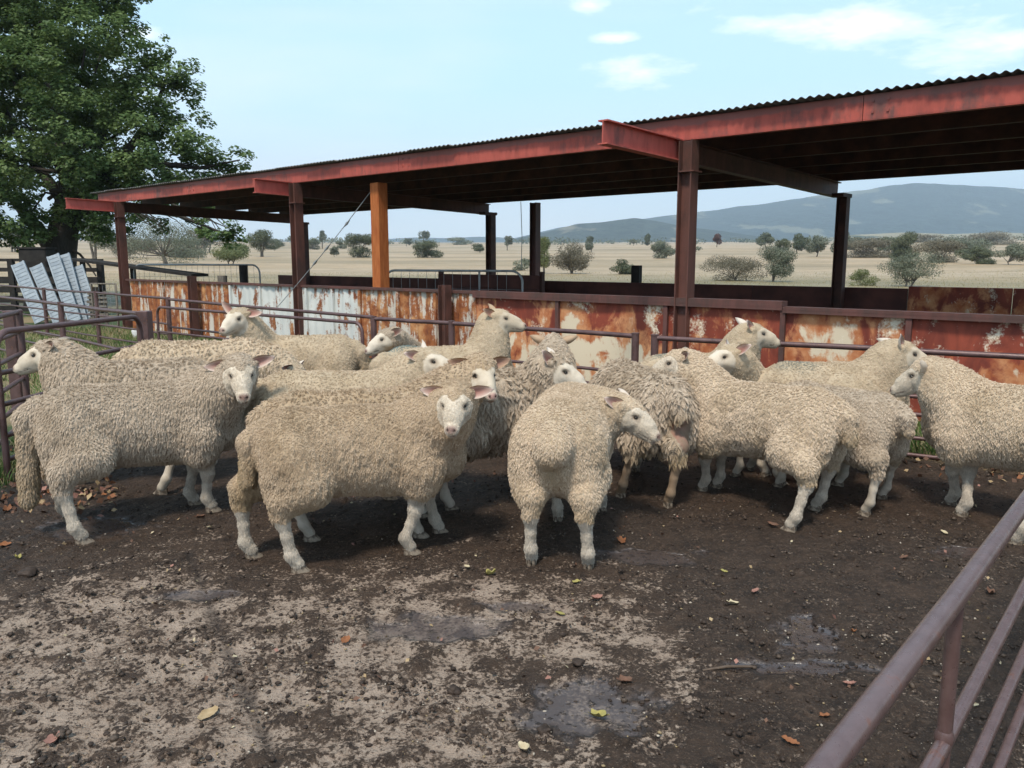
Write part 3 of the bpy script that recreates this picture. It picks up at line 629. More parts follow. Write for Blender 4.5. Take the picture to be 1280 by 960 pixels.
# ---------------------------------------------------------------- things behind the yards
def lean(px0, py0, px1, py1, zc, wid, label):
    top = D(px0, py0, zc + .25); bot = D(px1, py1, zc); bot.z = max(bot.z, .02)
    d = (top - bot); L = d.length; d.normalize(); n = Vector((.12, -1, .25)); n = (n - d * n.dot(d)).normalized(); sx = d.cross(n).normalized()
    t = empty('slatted_floor_panel', bot); tag(t, label, 'floor panel', 'grey slatted panels leaning in the yard')
    for k in (-1, 1): MB(tuple(bot)).box(bot + d * L / 2 + sx * k * wid * .47, .03, .05, L, sx, n, d).build('side_rail', M_GRATE, t)
    ns_ = int(L / .085)
    for i in range(ns_):
        MB(tuple(bot)).box(bot + d * (i + .5) * L / ns_, wid * .90, .03, L / ns_ * .90, sx, n, d).build('slat', M_GRATE, t)
ZL = 17.5
lean(22, 329, 52, 402, ZL, .27, 'pale grey slatted panel leaning at the outer end of the row, beside the black boards')
lean(45, 332, 75, 402, ZL + .1, .27, 'blue grey slatted panel second from the black boards, lower than its neighbour')
lean(66, 319, 94, 402, ZL - .2, .25, 'tallest pale slatted panel in front of the tree trunk')
lean(80, 318, 103, 402, ZL - .05, .22, 'narrow tall slatted panel half behind the tallest pale one')
lean(96, 333, 118, 402, ZL + .05, .25, 'darker slatted panel leaning at the inner end beside the wire frame')
# black old timber yards
ty = XYc(-40, 20.5); t = empty('timber_yard_fence', ty); tag(t, 'blackened old timber yard rails under the big tree', 'fence')
for z, th in ((.18, .14), (.42, .17), (.66, .15), (.9, .17), (1.16, .10), (1.40, .07)):
    MB(tuple(ty)).box((ty + XYc(132, 20.0)) / 2 + U * z, 3.55, .06, th, (XYc(132, 20.0) - ty).normalized()).build('board', M_BLACK, t)
for px in (-38, 20, 76, 130): c = XYc(px, 20.3); MB(tuple(ty)).box(c + U * .7, .13, .13, 1.45).build('post', M_BLACK, t)
c = XYc(53, 22.0); o = MB(tuple(c)).box(c + U * .85, .75, .5, 1.7).build('water_tank', M_BLACK, None, .03); o.location = c
MB(tuple(c)).box(c + U * 1.72, .8, .55, .05).build('lid', M_BLACK, o); tag(o, 'dark square tank standing against the big tree trunk', 'tank')
# pale rail pile beyond, wire gate
pr_ = XYc(124, 16.5); t = empty('plank_barrier', pr_); tag(t, 'stack of pale weathered planks beside the wire frame', 'planks')
for k in range(7): MB(tuple(pr_)).box(pr_ + Vector((0, .02 * (k % 2), .72 - k * .085)), .36 + .03 * (k % 3), .03, .05).build('plank', M_TIMBER, t)
for dx in (-.15, .15): MB(tuple(pr_)).box(pr_ + Vector((dx, .05, .38)), .05, .05, .78).build('post', M_TIMBER, t)
def mesh_gate(name, label, P0, P1, z0, z1, mat, sp, r=.018, rc=.18, wr=.003, curved=True, cat='gate'):
    P0 = P0.copy(); P1 = P1.copy(); P0.z = P1.z = 0; d = (P1 - P0); L = d.length; d.normalize(); t = empty(name, P0); tag(t, label, cat)
    if curved: f = [P0 + U * z0] + [P0 + U * (z1 - rc) + d * rc * (1 - cos(a)) + U * rc * sin(a) for a in np.linspace(0, pi / 2, 7)] + [P1 + U * (z1 - rc) - d * rc * (1 - cos(a)) + U * rc * sin(a) for a in np.linspace(pi / 2, 0, 7)] + [P1 + U * z0, P0 + U * z0]
    else: f = [P0 + U * z0, P0 + U * z1, P1 + U * z1, P1 + U * z0, P0 + U * z0]
    MB(tuple(P0)).tube(f, r, 10).build('frame', mat, t)
    m = MB(tuple(P0))
    for i in range(1, int(L / sp)): m.tube([P0 + d * i * sp + U * z0, P0 + d * i * sp + U * (z1 - .01)], wr, 4, cap=False)
    for i in range(1, int((z1 - z0) / sp)): m.tube([P0 + U * (z0 + i * sp), P1 + U * (z0 + i * sp)], wr, 4, cap=False)
    m.build('wire_mesh', M_GALV, t)
    return t
mesh_gate('wire_gate', 'small square gate of wire mesh between the pale planks and the first shed post', XYc(119, 15.6), XYc(149, 15.4), .15, .95, M_TIMBER, .09, .022, curved=False)
mesh_gate('pipe_gate', 'grey pipe gate with rounded top corners and wire infill under the tree branches', XYc(172, 17.6), XYc(328, 16.6), .35, 1.30, M_GALV, .14)
g = mesh_gate('pipe_gate', 'grey pipe gate with wire infill standing behind the orange timber post', XYc(483, 13.1), XYc(653, 12.3), .35, 1.235, M_GALV, .15)
for fr in (.70,):
    a_ = XYc(483, 13.1).lerp(XYc(653, 12.3), fr); MB(tuple(g.location)).tube([a_ + U * .35, a_ + U * 1.22], .016, 8).build('upright', M_GALV, g)
a_ = D(95, 324, 19); b_ = D(250, 344, 16); o = MB(tuple(a_)).box((a_ + b_) / 2, (b_ - a_).length, .5, .05, (b_ - a_).normalized(), Vector((.3, .9, 0)).normalized()).build('lean_to_sheet', M_BLACK); o.location = a_
for fr in (.06, .5, .94):
    q = a_.lerp(b_, fr); MB(tuple(a_)).box(Vector((q.x, q.y, q.z / 2 - .02)), .09, .09, q.z - .03).build('support_post', M_BLACK, o)
tag(o, 'low dark sloping sheet on posts running from the tree to behind the shed', 'sheet')
for px, z1, zc, lab, mt in ((282, 1.12, 14.7, 'short rough wooden stump post beside the rusty wall', M_TIMBER), (308, 1.30, 16.4, 'dark post beside the rounded grey gate under the shed', M_BLACK)):
    c = XYc(px, zc); o = MB(tuple(c)).tube([c - U * .1, c + U * z1], .07, 10, .085).build('timber_post', mt); o.location = c; tag(o, lab, 'post')
c = XYc(172, 14.6); o = MB(tuple(c)).tube([c, c + U * .12, c + U * .12 + Vector((.0, .0, .02))], .09, 14, [.07, .10, .09]).build('white_bucket', m_plain('white_plastic', (.6, .6, .58), (.7, .7, .68), 4, .5)); o.location = c; tag(o, 'small white bucket on the grass against the rusty wall', 'bucket')

# ---------------------------------------------------------------- trees
def leaves_mesh(name, P, size, nrm=None, seed=0, aspect=.62):
    g = np.random.default_rng(seed); n = len(P)
    N = g.normal(size=(n, 3)); N[:, 2] = np.abs(N[:, 2]) + .3
    if nrm is not None: N += nrm * 1.1
    N /= np.linalg.norm(N, axis=1)[:, None]
    T = np.cross(N, g.normal(size=(n, 3))); T /= np.linalg.norm(T, axis=1)[:, None]; Bt = np.cross(N, T)
    s = size * g.uniform(.65, 1.35, n)[:, None]
    v = np.stack([P - T * s * .5, P + Bt * s * aspect * .5 + N * s * .08, P + T * s * .5, P - Bt * s * aspect * .5 + N * s * .08], 1).reshape(-1, 3)
    f = np.arange(4 * n).reshape(n, 4); me = mesh_np(name, v, f)
    return me
def add_tint(me, tint): a = me.attributes.new('tint', 'FLOAT', 'POINT'); a.data.foreach_set('value', np.repeat(tint, 4).astype(np.float32))
def tree_at(px, py, w_, h_, name, label, mat, bark, lobes=7, dens=1.0, spread=1.0, low=.25, group=None, zc=None, stems=1, leaf=1.7, seed=0):
    g = np.random.default_rng(seed + px * 7 + py); r = ray(px, py)
    if zc is None:
        t = 15.0
        while t < 2300 and (CAM_H + r.z * t) > far_h1(r.x * t, r.y * t): t *= 1.006
        if t >= 2300: t = 900.
    else: t = zc
    base = Vector((r.x * t, r.y * t, 0)); base.z = far_h1(base.x, base.y) - .05
    k = t / 1000; W = w_ * k * 1.08; H = h_ * k * 1.1; root = empty(name, base); tag(root, label, 'tree' if 'bush' not in name else 'bush', group)
    C = []
    for i in range(lobes):
        a = g.uniform(0, 2 * pi); rad = math.sqrt(g.uniform(0, 1)) * .34; zz = g.uniform(low + .10, .84)
        C.append((cos(a) * rad * W * spread, sin(a) * rad * W, zz * H, g.uniform(.20, .31) * W, g.uniform(.16, .26) * H))
    C.append((g.uniform(-.06, .06) * W, 0, .8 * H, .2 * W, .19 * H))
    n = int(min(12000, max(260, w_ * h_ * 6.5 * max(dens, .8))))
    ids = g.integers(0, len(C), n); Cn = np.array(C); d = g.normal(size=(n, 3)); d /= np.linalg.norm(d, axis=1)[:, None]
    rr = g.uniform(.35, 1, n) ** .5; P = Cn[ids, :3] + d * rr[:, None] * np.stack([Cn[ids, 3], Cn[ids, 3], Cn[ids, 4]], 1)
    P += g.normal(size=(n, 3)) * .018 * W
    P[:, 2] = np.maximum(P[:, 2], .04 * H)
    me = leaves_mesh('crown', P, leaf * k * (1.0 if t > 60 else .9), d, seed); add_tint(me, np.clip(g.normal(.5, .25, n) * .6 + .4 * g.uniform(0, 1, len(C))[ids], 0, 1))
    link('crown', me, mat, root)
    m = MB(); tr = max(.035 * H, .5 * k)
    for s_ in range(stems):
        o_ = Vector((g.uniform(-.1, .1) * W * (stems > 1), 0, 0)); fork = Vector((g.uniform(-.05, .05) * W, 0, (low + .12) * H)) + o_
        m.tube([o_ - U * .1 * H, o_ * .8 + U * low * H * .5, fork], tr, 7, [tr, tr * .8, tr * .65])
        for c in C[s_::stems]: m.tube([fork, fork.lerp(Vector(c[:3]), .5) + Vector((0, 0, -.03 * H)), Vector(c[:3]) + U * .0], tr * .5, 5, [tr * .55, tr * .35, tr * .12])
    m.build('trunk', bark, root)
    return root
ML_DK = m_leaf('dark_green_leaves', (.060, .105, .030), (.18, .25, .09), .4)
ML_GUM = m_leaf('grey_green_gum_leaves', (.10, .115, .075), (.21, .225, .155), .2, .15)
ML_OLV = m_leaf('olive_leaves', (.065, .080, .040), (.155, .165, .090), .2, .15)
ML_YG = m_leaf('yellow_green_leaves', (.10, .12, .04), (.21, .23, .09), .25, .3)
ML_BR = m_leaf('brownish_leaves', (.12, .105, .07), (.23, .205, .14), .2, .15)
T = [ # px, py, w, h, mat, lobes, dens, low, label
 (17, 315, 38, 34, 'G', 6, .8, .35, 'blue grey gum tree on the plain showing past the tree trunk'),
 (122, 330, 52, 56, 'G', 8, .7, .3, 'loose grey green tree just behind the wire gate and the first shed post'),
 (200, 330, 104, 50, 'G', 16, .9, .08, 'broad grey green tree spreading low behind the pipe gate with rounded corners'),
 (290, 331, 56, 25, 'Y', 9, 1.3, .0, 'rounded yellow green bush framed between the shed posts'),
 (258, 316, 44, 30, 'B', 7, .6, .2, 'thin brownish tree fading behind the yellow green bush'),
 (328, 321, 40, 31, 'O', 8, .8, .3, 'umbrella shaped gum just outside the dark rear post of the shed end'),
 (366, 309, 16, 13, 'G', 5, .9, .2, 'small dark tree on the skyline between two shed posts'),
 (391, 312, 22, 12, 'O', 6, 1, .05, 'low clump of far trees just past the second front post'),
 (403, 311, 12, 20, 'G', 4, .7, .5, 'spindly tall gum rising from the low far clump'),
 (418, 321, 16, 12, 'G', 5, 1, .05, 'small round far tree in the pale grass before the orange post'),
 (426, 311, 16, 8, 'O', 4, 1, .05, 'tiny dark far tree on the rise before the orange post'),
 (451, 322, 36, 27, 'O', 9, 1.1, .05, 'bushy dark green tree right beside the orange post'),
 (508, 308, 11, 9, 'O', 4, 1, .25, 'tiny round tree on the skyline just past the orange post'),
 (530, 309, 14, 19, 'G', 4, .7, .55, 'tall thin trunked gum above the dark spreading bush'),
 (538, 322, 42, 19, 'O', 8, 1.1, .0, 'dark spreading bush in the field under the tall thin gum'),
 (634, 313, 13, 17, 'G', 5, .8, .4, 'slim far gum by itself between the dark post and the wire'),
 (655, 338, 28, 14, 'G', 4, .5, .0, 'faint low grey scrub at the foot of the hanging wire'),
 (680, 342, 28, 43, 'Y', 8, .8, .1, 'upright yellow grey tree against the red shed post'),
 (716, 342, 52, 36, 'B', 11, .55, .1, 'open twiggy brown tree next to the red shed post'),
 (739, 315, 14, 18, 'G', 5, 1, .1, 'small conical grey tree above the twiggy brown one'),
 (777, 343, 36, 18, 'O', 7, 1, .0, 'low dark bush alone in the pale grass above the wall stub'),
 (792, 307, 11, 8, 'G', 4, 1, .1, 'tiny pale far tree, first of the pair under the dark ridge'),
 (810, 307, 13, 14, 'O', 4, 1, .1, 'small upright far tree, second of the pair under the dark ridge'),
 (826, 323, 33, 21, 'G', 7, 1, .02, 'blue grey spreading tree near the big front post'),
 (896, 309, 14, 15, 'R', 5, 1.2, .25, 'little reddish round tree alone just past the big front post'),
 (915, 351, 70, 28, 'B', 12, .9, .0, 'wide grey brown thicket in the field, joined to a greener tree'),
 (966, 352, 46, 42, 'G', 10, 1, .08, 'grey green leafy tree at the end of the wide brown thicket'),
 (957, 311, 24, 19, 'O', 6, 1, .2, 'round green tree on the paddock rise, nearest the lone reddish tree'),
 (979, 321, 24, 21, 'O', 6, .9, .1, 'dark tree standing in front of the rise beside the wide tree row'),
 (996, 317, 27, 23, 'O', 6, 1.1, .1, 'dense dark green tree in the row just before the dark rear post'),
 (1021, 321, 27, 25, 'G', 6, 1.1, .05, 'grey green tree half hidden by the dark rear post'),
 (1052, 322, 22, 36, 'G', 6, 1, .1, 'tall grey green tree right after the dark rear post'),
 (1090, 322, 66, 22, 'B', 11, 1.1, .0, 'long grey brown belt of scrub past the dark rear post'),
 (1135, 327, 38, 35, 'O', 8, 1.3, .05, 'tall dark green tree rising out of the long scrub belt'),
 (1173, 328, 56, 26, 'B', 10, 1.0, .02, 'grey brown spreading tree beyond the tall dark green one'),
 (1220, 330, 38, 21, 'O', 8, 1.4, .0, 'neat rounded dark green tree by itself on the plain'),
 (1264, 331, 42, 24, 'G', 8, 1, .02, 'grey green tree at the outer end of the far row'),
 (1138, 358, 68, 39, 'G', 12, 1.1, .05, 'large green gum standing nearest in the paddock just above the wall'),
 (1077, 357, 36, 20, 'Y', 7, .8, .0, 'low thin yellowish bush beside the nearest paddock gum'),
 (1195, 318, 70, 20, 'G', 10, 1, .02, 'grey green trees merging behind the neat rounded dark tree'),
 (1110, 316, 50, 18, 'O', 8, 1, .02, 'soft dark trees standing behind the tall dark green one'),
 (1068, 312, 40, 14, 'G', 7, 1, .02, 'soft grey trees along the paddock edge past the rear post'),
 (862, 316, 30, 12, 'G', 6, 1, .02, 'small hazy clump directly behind the big front post'),
 (575, 306, 34, 8, 'G', 7, 1, .02, 'thin hazy tree line beyond the dark spreading bush'),
 (600, 316, 22, 10, 'O', 5, 1, .02, 'small low bush in the field beside the dark middle post'),
 (470, 306, 30, 8, 'G', 6, 1, .02, 'thin hazy tree line just beyond the orange post'),
 (345, 312, 24, 12, 'G', 6, 1, .02, 'pale small trees behind the umbrella shaped gum'),
 (160, 322, 60, 26, 'B', 9, .9, .05, 'grey twiggy thicket behind the first shed post'),
 (240, 322, 60, 24, 'G', 9, .9, .05, 'soft grey tree mass behind the broad spreading tree'),
 (1240, 306, 60, 14, 'B', 9, 1, .0, 'strip of hazy scrub below the dry foothill'),
 (1150, 303, 40, 9, 'B', 7, 1, .0, 'thin hazy line of bushes at the foot of the dry foothill'),
]
MR = m_leaf('reddish_leaves', (.09, .035, .025), (.15, .07, .05), .2)
MM = dict(G=ML_GUM, O=ML_OLV, Y=ML_YG, B=ML_BR, R=MR)
for i, (px, py, w_, h_, mt, lb, de, lo, lab) in enumerate(T):
    tree_at(px, py, w_, h_, 'paddock_tree' if lo > .03 else 'paddock_bush', lab, MM[mt], M_BARKG, lb, de, 1, lo, 'trees and bushes on the plain', stems=2 if w_ > 30 else 1, seed=i, leaf=1.5)
# distant wood as one mass along the plain
def far_wood():
    g = np.random.default_rng(5); P = []; ti = []
    for k in range(420):
        px = g.uniform(-300, 1900); dist = g.uniform(750, 1450)
        if 60 < px < 330: continue
        if pnoise(np.array([[px / 90, dist / 300, 0]]))[0] < .02: continue
        X = (px - 640) / 1000 * dist; z = far_h1(X, dist); s = g.uniform(3, 7)
        n = 70; d = np.clip(g.normal(size=(n, 3)), -1.6, 1.6) * np.array([s * 1.5, s * 1.3, s * .36]); d[:, 2] += s * .45; P.append(np.array([X, dist, z]) + d); ti.append(np.full(n, g.uniform(0, 1)))
    P = np.concatenate(P); me = leaves_mesh('distant_wood', P, 2.0, None, 3, .9); add_tint(me, np.concatenate(ti)); tag(link('distant_wood', me, ML_OLV), kind='stuff')
far_wood()
# the big tree
def big_tree():
    zc = 24.; k = zc / 1000; base = XYc(72, zc); root = empty('big_shade_tree', base); tag(root, 'big dense dark green tree towering over the end of the shed', 'tree')
    lob = [(-40, 40, 120, 1), (-110, 130, 120, 0), (60, 50, 100, 0), (118, 85, 80, -1.5), (25, 150, 110, -1.5), (115, 170, 82, -1.5), (186, 120, 50, 0), (213, 84, 33, 0), (203, 60, 18, 0), (233, 120, 27, .5), (190, 190, 68, -1), (245, 205, 42, -.5), (288, 213, 27, -.5), (302, 196, 14, -.3), (238, 160, 30, 0), (150, 235, 56, -1), (60, 225, 66, -.5),
           (-20, 262, 62, -1.8), (28, 282, 32, -1.5), (-80, 210, 100, 0), (118, 275, 36, 0), (135, 292, 20, -.5), (90, 10, 90, .5), (30, -70, 130, 0), (-90, -50, 130, 0), (120, -30, 60, 0), (143, 14, 18, 0), (270, 296, 20, -2.6), (292, 288, 16, -2.8), (252, 286, 15, -2.4), (180, 262, 40, -.6), (225, 245, 36, -.6), (262, 236, 28, -.6), (60, 120, 110, 3), (-20, 180, 110, 3), (150, 200, 60, 2.5), (225, 225, 30, 1.5), (0, 60, 120, 3.2)]
    g = np.random.default_rng(11); P = []; Nn = []; ti = []
    org = np.array(base)
    def w_(px, py, dz): return np.array(D(px, py, zc + dz)) - org
    for (px, py, rp, dz) in lob:
        c = w_(px, py, dz); Rr = rp * k
        # sub clumps on the lobe
        ns_ = max(5, int((rp / 15) ** 2 * 1.9))
        for j in range(ns_):
            d = g.normal(size=3); d /= np.linalg.norm(d); cc = c + d * Rr * g.uniform(.55, .97) * np.array([1, 1, .92]); cr_ = g.uniform(.20, .38) * min(1, rp / 42 + .25)
            n = int(120 * (cr_ / .3) ** 2); q = g.normal(size=(n, 3)); q /= np.linalg.norm(q, axis=1)[:, None]
            pp = cc + q * (g.uniform(.1, 1, n) ** .45)[:, None] * cr_ * np.array([1.25, 1.25, .75]); pp[:, 2] -= .10 * np.hypot(pp[:, 0] - cc[0], pp[:, 1] - cc[1])
            P.append(pp); Nn.append(q * .6 + np.array([0, 0, .8]) + d * .5); ti.append(np.clip(g.normal(g.uniform(.25, .75), .16, n), 0, 1))
    P = np.concatenate(P); Nn = np.concatenate(Nn); ti = np.concatenate(ti)
    me = leaves_mesh('crown', P, .115, Nn, 12, .7); add_tint(me, ti); link('crown', me, ML_DK, root); print('big leaves', len(P))
    m = MB(); L = lambda px, py, dz: Vector(w_(px, py, dz))
    m.tube([L(72, 395, 0), L(72, 345, 0), L(75, 312, 0), L(78, 290, 0)], .5, 16, [.75, .50, .46, .44])
    def limb(pts, r0, r1): m.tube([L(*p) for p in pts], r0, 8, list(np.linspace(r0, r1, len(pts))))
    limb([(66, 312, 0), (52, 292, .2), (32, 268, .4), (5, 235, .5), (-30, 190, .5)], .26, .06); limb([(76, 300, 0), (82, 262, 0), (86, 220, .5), (75, 150, .5), (50, 60, .5)], .42, .08)
    limb([(82, 300, 0), (92, 268, -.4), (112, 235, -.6), (150, 200, -.6), (190, 150, 0), (212, 85, 0)], .30, .03); limb([(86, 262, 0), (60, 225, .2), (30, 190, .5), (0, 120, .5)], .2, .05)
    limb([(92, 268, -.4), (130, 262, -1), (175, 262, -1.8), (225, 270, -2.2), (270, 288, -2.6), (292, 294, -2.8)], .10, .015); limb([(150, 200, -.6), (200, 205, -.6), (250, 210, -.5), (300, 200, -.4)], .12, .02)
    limb([(86, 310, 0), (100, 318, -.3), (112, 332, -.6), (120, 345, -.8)], .045, .02)
    for k2 in range(26):
        a = g.integers(0, len(lob)); px, py, rp, dz = lob[a]; limb([(90 + g.uniform(-30, 30), 240 + g.uniform(-60, 20), 0), ((px + 85) / 2, (py + 215) / 2 - 8, dz / 2), (px, py, dz)], .06, .012)
    for k2 in range(14):
        px = g.uniform(160, 280); limb([(px, 268, -2), (px + 14, 274 + g.uniform(0, 8), -2.2), (px + 26, 286 + g.uniform(-4, 14), -2.3)], .018, .005)
    m.build('trunk', M_BARK, root)
big_tree()
# ---------------------------------------------------------------- sheep
import openvdb
def m_coat():
    t = NT('fleece_and_skin'); v = t.obj(); n = t.noise(v, 70, 4, .65); k = t.noise(v, 7, 4, .6)
    c = t.attr('col', 'Color'); c = t.mix(t.math('MULTIPLY', t.ramp(k, .42, .68), .35), c, (.74, .66, .52), 'MULTIPLY'); c = t.mix(t.math('MULTIPLY', t.ramp(n, .5, .7), .25), c, (.72, .64, .55), 'MULTIPLY')
    t.bump(t.noise(t.obj((1, 1, .35)), 190, 3, .7), .6, .004); t.b.inputs['Subsurface Weight'].default_value = 0
    return t.out(c, .8, None, .15)
M_COAT = m_coat()
def m_wool(name, a, b, dirt):
    t = NT(name); v = t.obj(); k = t.noise(v, 5, 4, .6); hi = t.n('ShaderNodeHairInfo'); f = t.noise(v, 38, 3, .6)
    c = t.mix(hi.outputs['Random'], a, b); c = t.mix(t.math('MULTIPLY', t.ramp(k, .45, .66), .60), c, dirt); c = t.mix(t.math('MULTIPLY', t.ramp(f, .54, .66), .18), c, dirt)
    c = t.mix(t.math('MULTIPLY', t.attr('stain'), .75), c, (.36, .26, .145))
    # faded raddle mark, placed in the animal's own space
    oi = t.attr('mark'); c = t.mix(oi, c, (.10, .20, .22))
    t.out(c, .85, None, .1)
    return t.m
WOOL = dict(tan=m_wool('tan_fleece', (.47, .35, .24), (.62, .485, .355), (.28, .195, .12)),
            cream=m_wool('cream_fleece', (.58, .45, .325), (.75, .61, .465), (.38, .28, .18)),
            grey=m_wool('greyish_fleece', (.50, .395, .295), (.67, .55, .43), (.32, .24, .165)),
            short=m_wool('short_cream_fleece', (.51, .395, .275), (.64, .515, .385), (.38, .28, .18)))
WCOL = dict(tan=(.40, .30, .20), cream=(.48, .38, .27), grey=(.36, .29, .22), short=(.44, .35, .245))
M_SHORT = NT('short_hair'); M_SHORT = M_SHORT.out(M_SHORT.attr('tone', 'Vector'), .8, None, .1)
M_EYE = NT('eye'); M_EYE = M_EYE.out((.018, .012, .008), .12, None, .6)
def m_hoof():
    t = NT('hoof_horn'); n = t.noise(t.obj(), 60, 4); return t.out(t.mix(t.ramp(n, .4, .6), (.10, .075, .055), (.30, .24, .18)), .6)
M_HOOF = m_hoof()
def m_ear(name, outc, inc):
    t = NT(name); g = t.n('ShaderNodeNewGeometry'); n = t.noise(t.obj(), 40, 3); c = t.mix(t.attr('inner'), outc, inc); t.out(t.mix(t.math('MULTIPLY', n, .4), c, (.5, .38, .3), 'MULTIPLY'), .7)
    t.b.inputs['Subsurface Weight'].default_value = 0
    return t.m
M_EAR = m_ear('white_ear', (.74, .66, .57), (.36, .16, .13)); M_EARD = m_ear('dark_ear', (.55, .47, .38), (.14, .05, .04)); M_EART = m_ear('tan_ear', (.50, .36, .24), (.30, .15, .11))

class Field:
    def __init__(s, lo, hi, vx):
        s.vx = vx; s.lo = np.array(lo, float); s.n = (np.ceil((np.array(hi) - s.lo) / vx)).astype(int) + 1
        s.g = np.full(s.n, .3, dtype=np.float32)
    def sub(s, lo, hi, m):
        a = np.clip(np.floor((np.array(lo) - m - s.lo) / s.vx).astype(int), 0, s.n); b = np.clip(np.ceil((np.array(hi) + m - s.lo) / s.vx).astype(int) + 1, 0, s.n)
        if np.any(b <= a): return None, None
        ax = [s.lo[i] + np.arange(a[i], b[i]) * s.vx for i in range(3)]
        return tuple(slice(a[i], b[i]) for i in range(3)), ax
    def put(s, sl, d, k, cut=False):
        g = s.g[sl]
        if cut:
            h = np.clip(.5 - .5 * (g + d) / k, 0, 1); s.g[sl] = g * (1 - h) + (-d) * h + k * h * (1 - h); return
        h = np.clip(.5 + .5 * (g - d) / k, 0, 1); s.g[sl] = (g * (1 - h) + d * h - k * h * (1 - h)).astype(np.float32)
    def cone(s, a, b, ra, rb, k=.03, ys=1.0, cut=False):
        a = np.array(a, float); b = np.array(b, float); R_ = max(ra, rb); m = R_ + k + 3 * s.vx
        sl, ax = s.sub(np.minimum(a, b), np.maximum(a, b), m)
        if sl is None: return
        x = ax[0][:, None, None]; y = ax[1][None, :, None]; z = ax[2][None, None, :]; d = b - a; L2 = d @ d + 1e-9
        t = np.clip(((x - a[0]) * d[0] + (y - a[1]) * d[1] + (z - a[2]) * d[2]) / L2, 0, 1)
        q = np.sqrt((x - a[0] - t * d[0]) ** 2 + ((y - a[1] - t * d[1]) / ys) ** 2 + (z - a[2] - t * d[2]) ** 2) - (ra + (rb - ra) * t)
        s.put(sl, q, k, cut)
    def ell(s, c, r, k=.03, M=None, cut=False):
        c = np.array(c, float); r = np.array(r, float); m = k + 3 * s.vx; R_ = r.max() if M is not None else r
        sl, ax = s.sub(c - R_, c + R_, m)
        if sl is None: return
        x = ax[0][:, None, None] - c[0]; y = ax[1][None, :, None] - c[1]; z = ax[2][None, None, :] - c[2]
        if M is not None: x, y, z = (M[0, 0] * x + M[0, 1] * y + M[0, 2] * z, M[1, 0] * x + M[1, 1] * y + M[1, 2] * z, M[2, 0] * x + M[2, 1] * y + M[2, 2] * z)
        k0 = np.sqrt((x / r[0]) ** 2 + (y / r[1]) ** 2 + (z / r[2]) ** 2); k1 = np.sqrt((x / r[0] ** 2) ** 2 + (y / r[1] ** 2) ** 2 + (z / r[2] ** 2) ** 2) + 1e-6
        s.put(sl, k0 * (k0 - 1) / k1, k, cut)
    def mesh(s):
        g = openvdb.FloatGrid(background=.3); g.copyFromArray(np.ascontiguousarray(s.g)); p, tri, quad = g.convertToPolygons(isovalue=0.0)
        p = p * s.vx + s.lo; return p, quad[:, ::-1].astype(np.int64)

def vnormals(p, f):
    n = np.zeros_like(p); a = np.cross(p[f[:, 2]] - p[f[:, 0]], p[f[:, 3]] - p[f[:, 1]])
    for i in range(4): np.add.at(n, f[:, i], a)
    return n / (np.linalg.norm(n, axis=1)[:, None] + 1e-9), np.linalg.norm(a, axis=1) * .5

def ear_mesh(L, W, cup, droop):
    nu, nv = 9, 6; v = []; inner = []; f = []
    for side in (0, 1):
        for i in range(nu + 1):
            u = i / nu; w_ = W * (math.sin(pi * min(1, (u * .86 + .14)) ** .8) ** .75) * (1 - u * .12) * (.92 if i < nu else .25)
            for j in range(nv + 1):
                s_ = (j / nv - .5) * 2; x = u * L; y = s_ * w_ * .5; z = cup * (1 - s_ * s_) * -1 * math.sin(pi * min(1, u + .15)) - droop * u * u
                v.append((x, y, z + (.0035 if side else -.0035) * (1 - abs(s_) ** 4) * (1 - u ** 6))); inner.append(float(side) * (1 - abs(s_) ** 3) * (1 - .6 * u ** 2))
    n1 = nv + 1; N = (nu + 1) * n1
    for i in range(nu):
        for j in range(nv):
            a = i * n1 + j; f.append((a, a + n1, a + n1 + 1, a + 1)[::1]); b = N + a; f.append((b, b + 1, b + n1 + 1, b + n1))
    for i in range(nu):
        for j, r_ in ((0, 0), (nv, 1)):
            a = i * n1 + j; f.append((a, N + a, N + a + n1, a + n1) if not r_ else (a, a + n1, N + a + n1, N + a))
    a0 = nu * n1
    for j in range(nv): f.append((a0 + j, N + a0 + j, N + a0 + j + 1, a0 + j + 1)[::-1])
    me = bpy.data.meshes.new('ear'); me.from_pydata(v, [], f); me.polygons.foreach_set('use_smooth', [True] * len(f)); me.update()
    at = me.attributes.new('inner', 'FLOAT', 'POINT'); at.data.foreach_set('value', inner)
    return me
def hoof_mesh():
    v = []; f = []
    for sgn in (-1, 1):
        b = len(v); prof = [(-.022, 0, .5), (.008, .0, .9), (.036, .0, .55), (.046, .004, .12)]
        for (x, z, wd) in prof: v += [(x, sgn * .002, z), (x, sgn * (.002 + .019 * wd), z)]
        prof2 = [(-.022, .026, .5), (.004, .036, .85), (.022, .028, .55), (.038, .012, .15)]
        for (x, z, wd) in prof2: v += [(x, sgn * .003, z), (x, sgn * (.003 + .016 * wd), z)]
        q = [(0, 1, 3, 2), (2, 3, 5, 4), (4, 5, 7, 6), (8, 10, 11, 9), (10, 12, 13, 11), (12, 14, 15, 13), (1, 9, 11, 3), (3, 11, 13, 5), (5, 13, 15, 7), (0, 2, 10, 8), (2, 4, 12, 10), (4, 6, 14, 12), (0, 8, 9, 1), (6, 7, 15, 14)]
        f += [tuple(b + i for i in (t_ if sgn > 0 else t_[::-1])) for t_ in q]
    me = bpy.data.meshes.new('hoof'); me.from_pydata(v, [], f); me.materials.append(M_HOOF); me.update(); return me
HOOF = hoof_mesh()
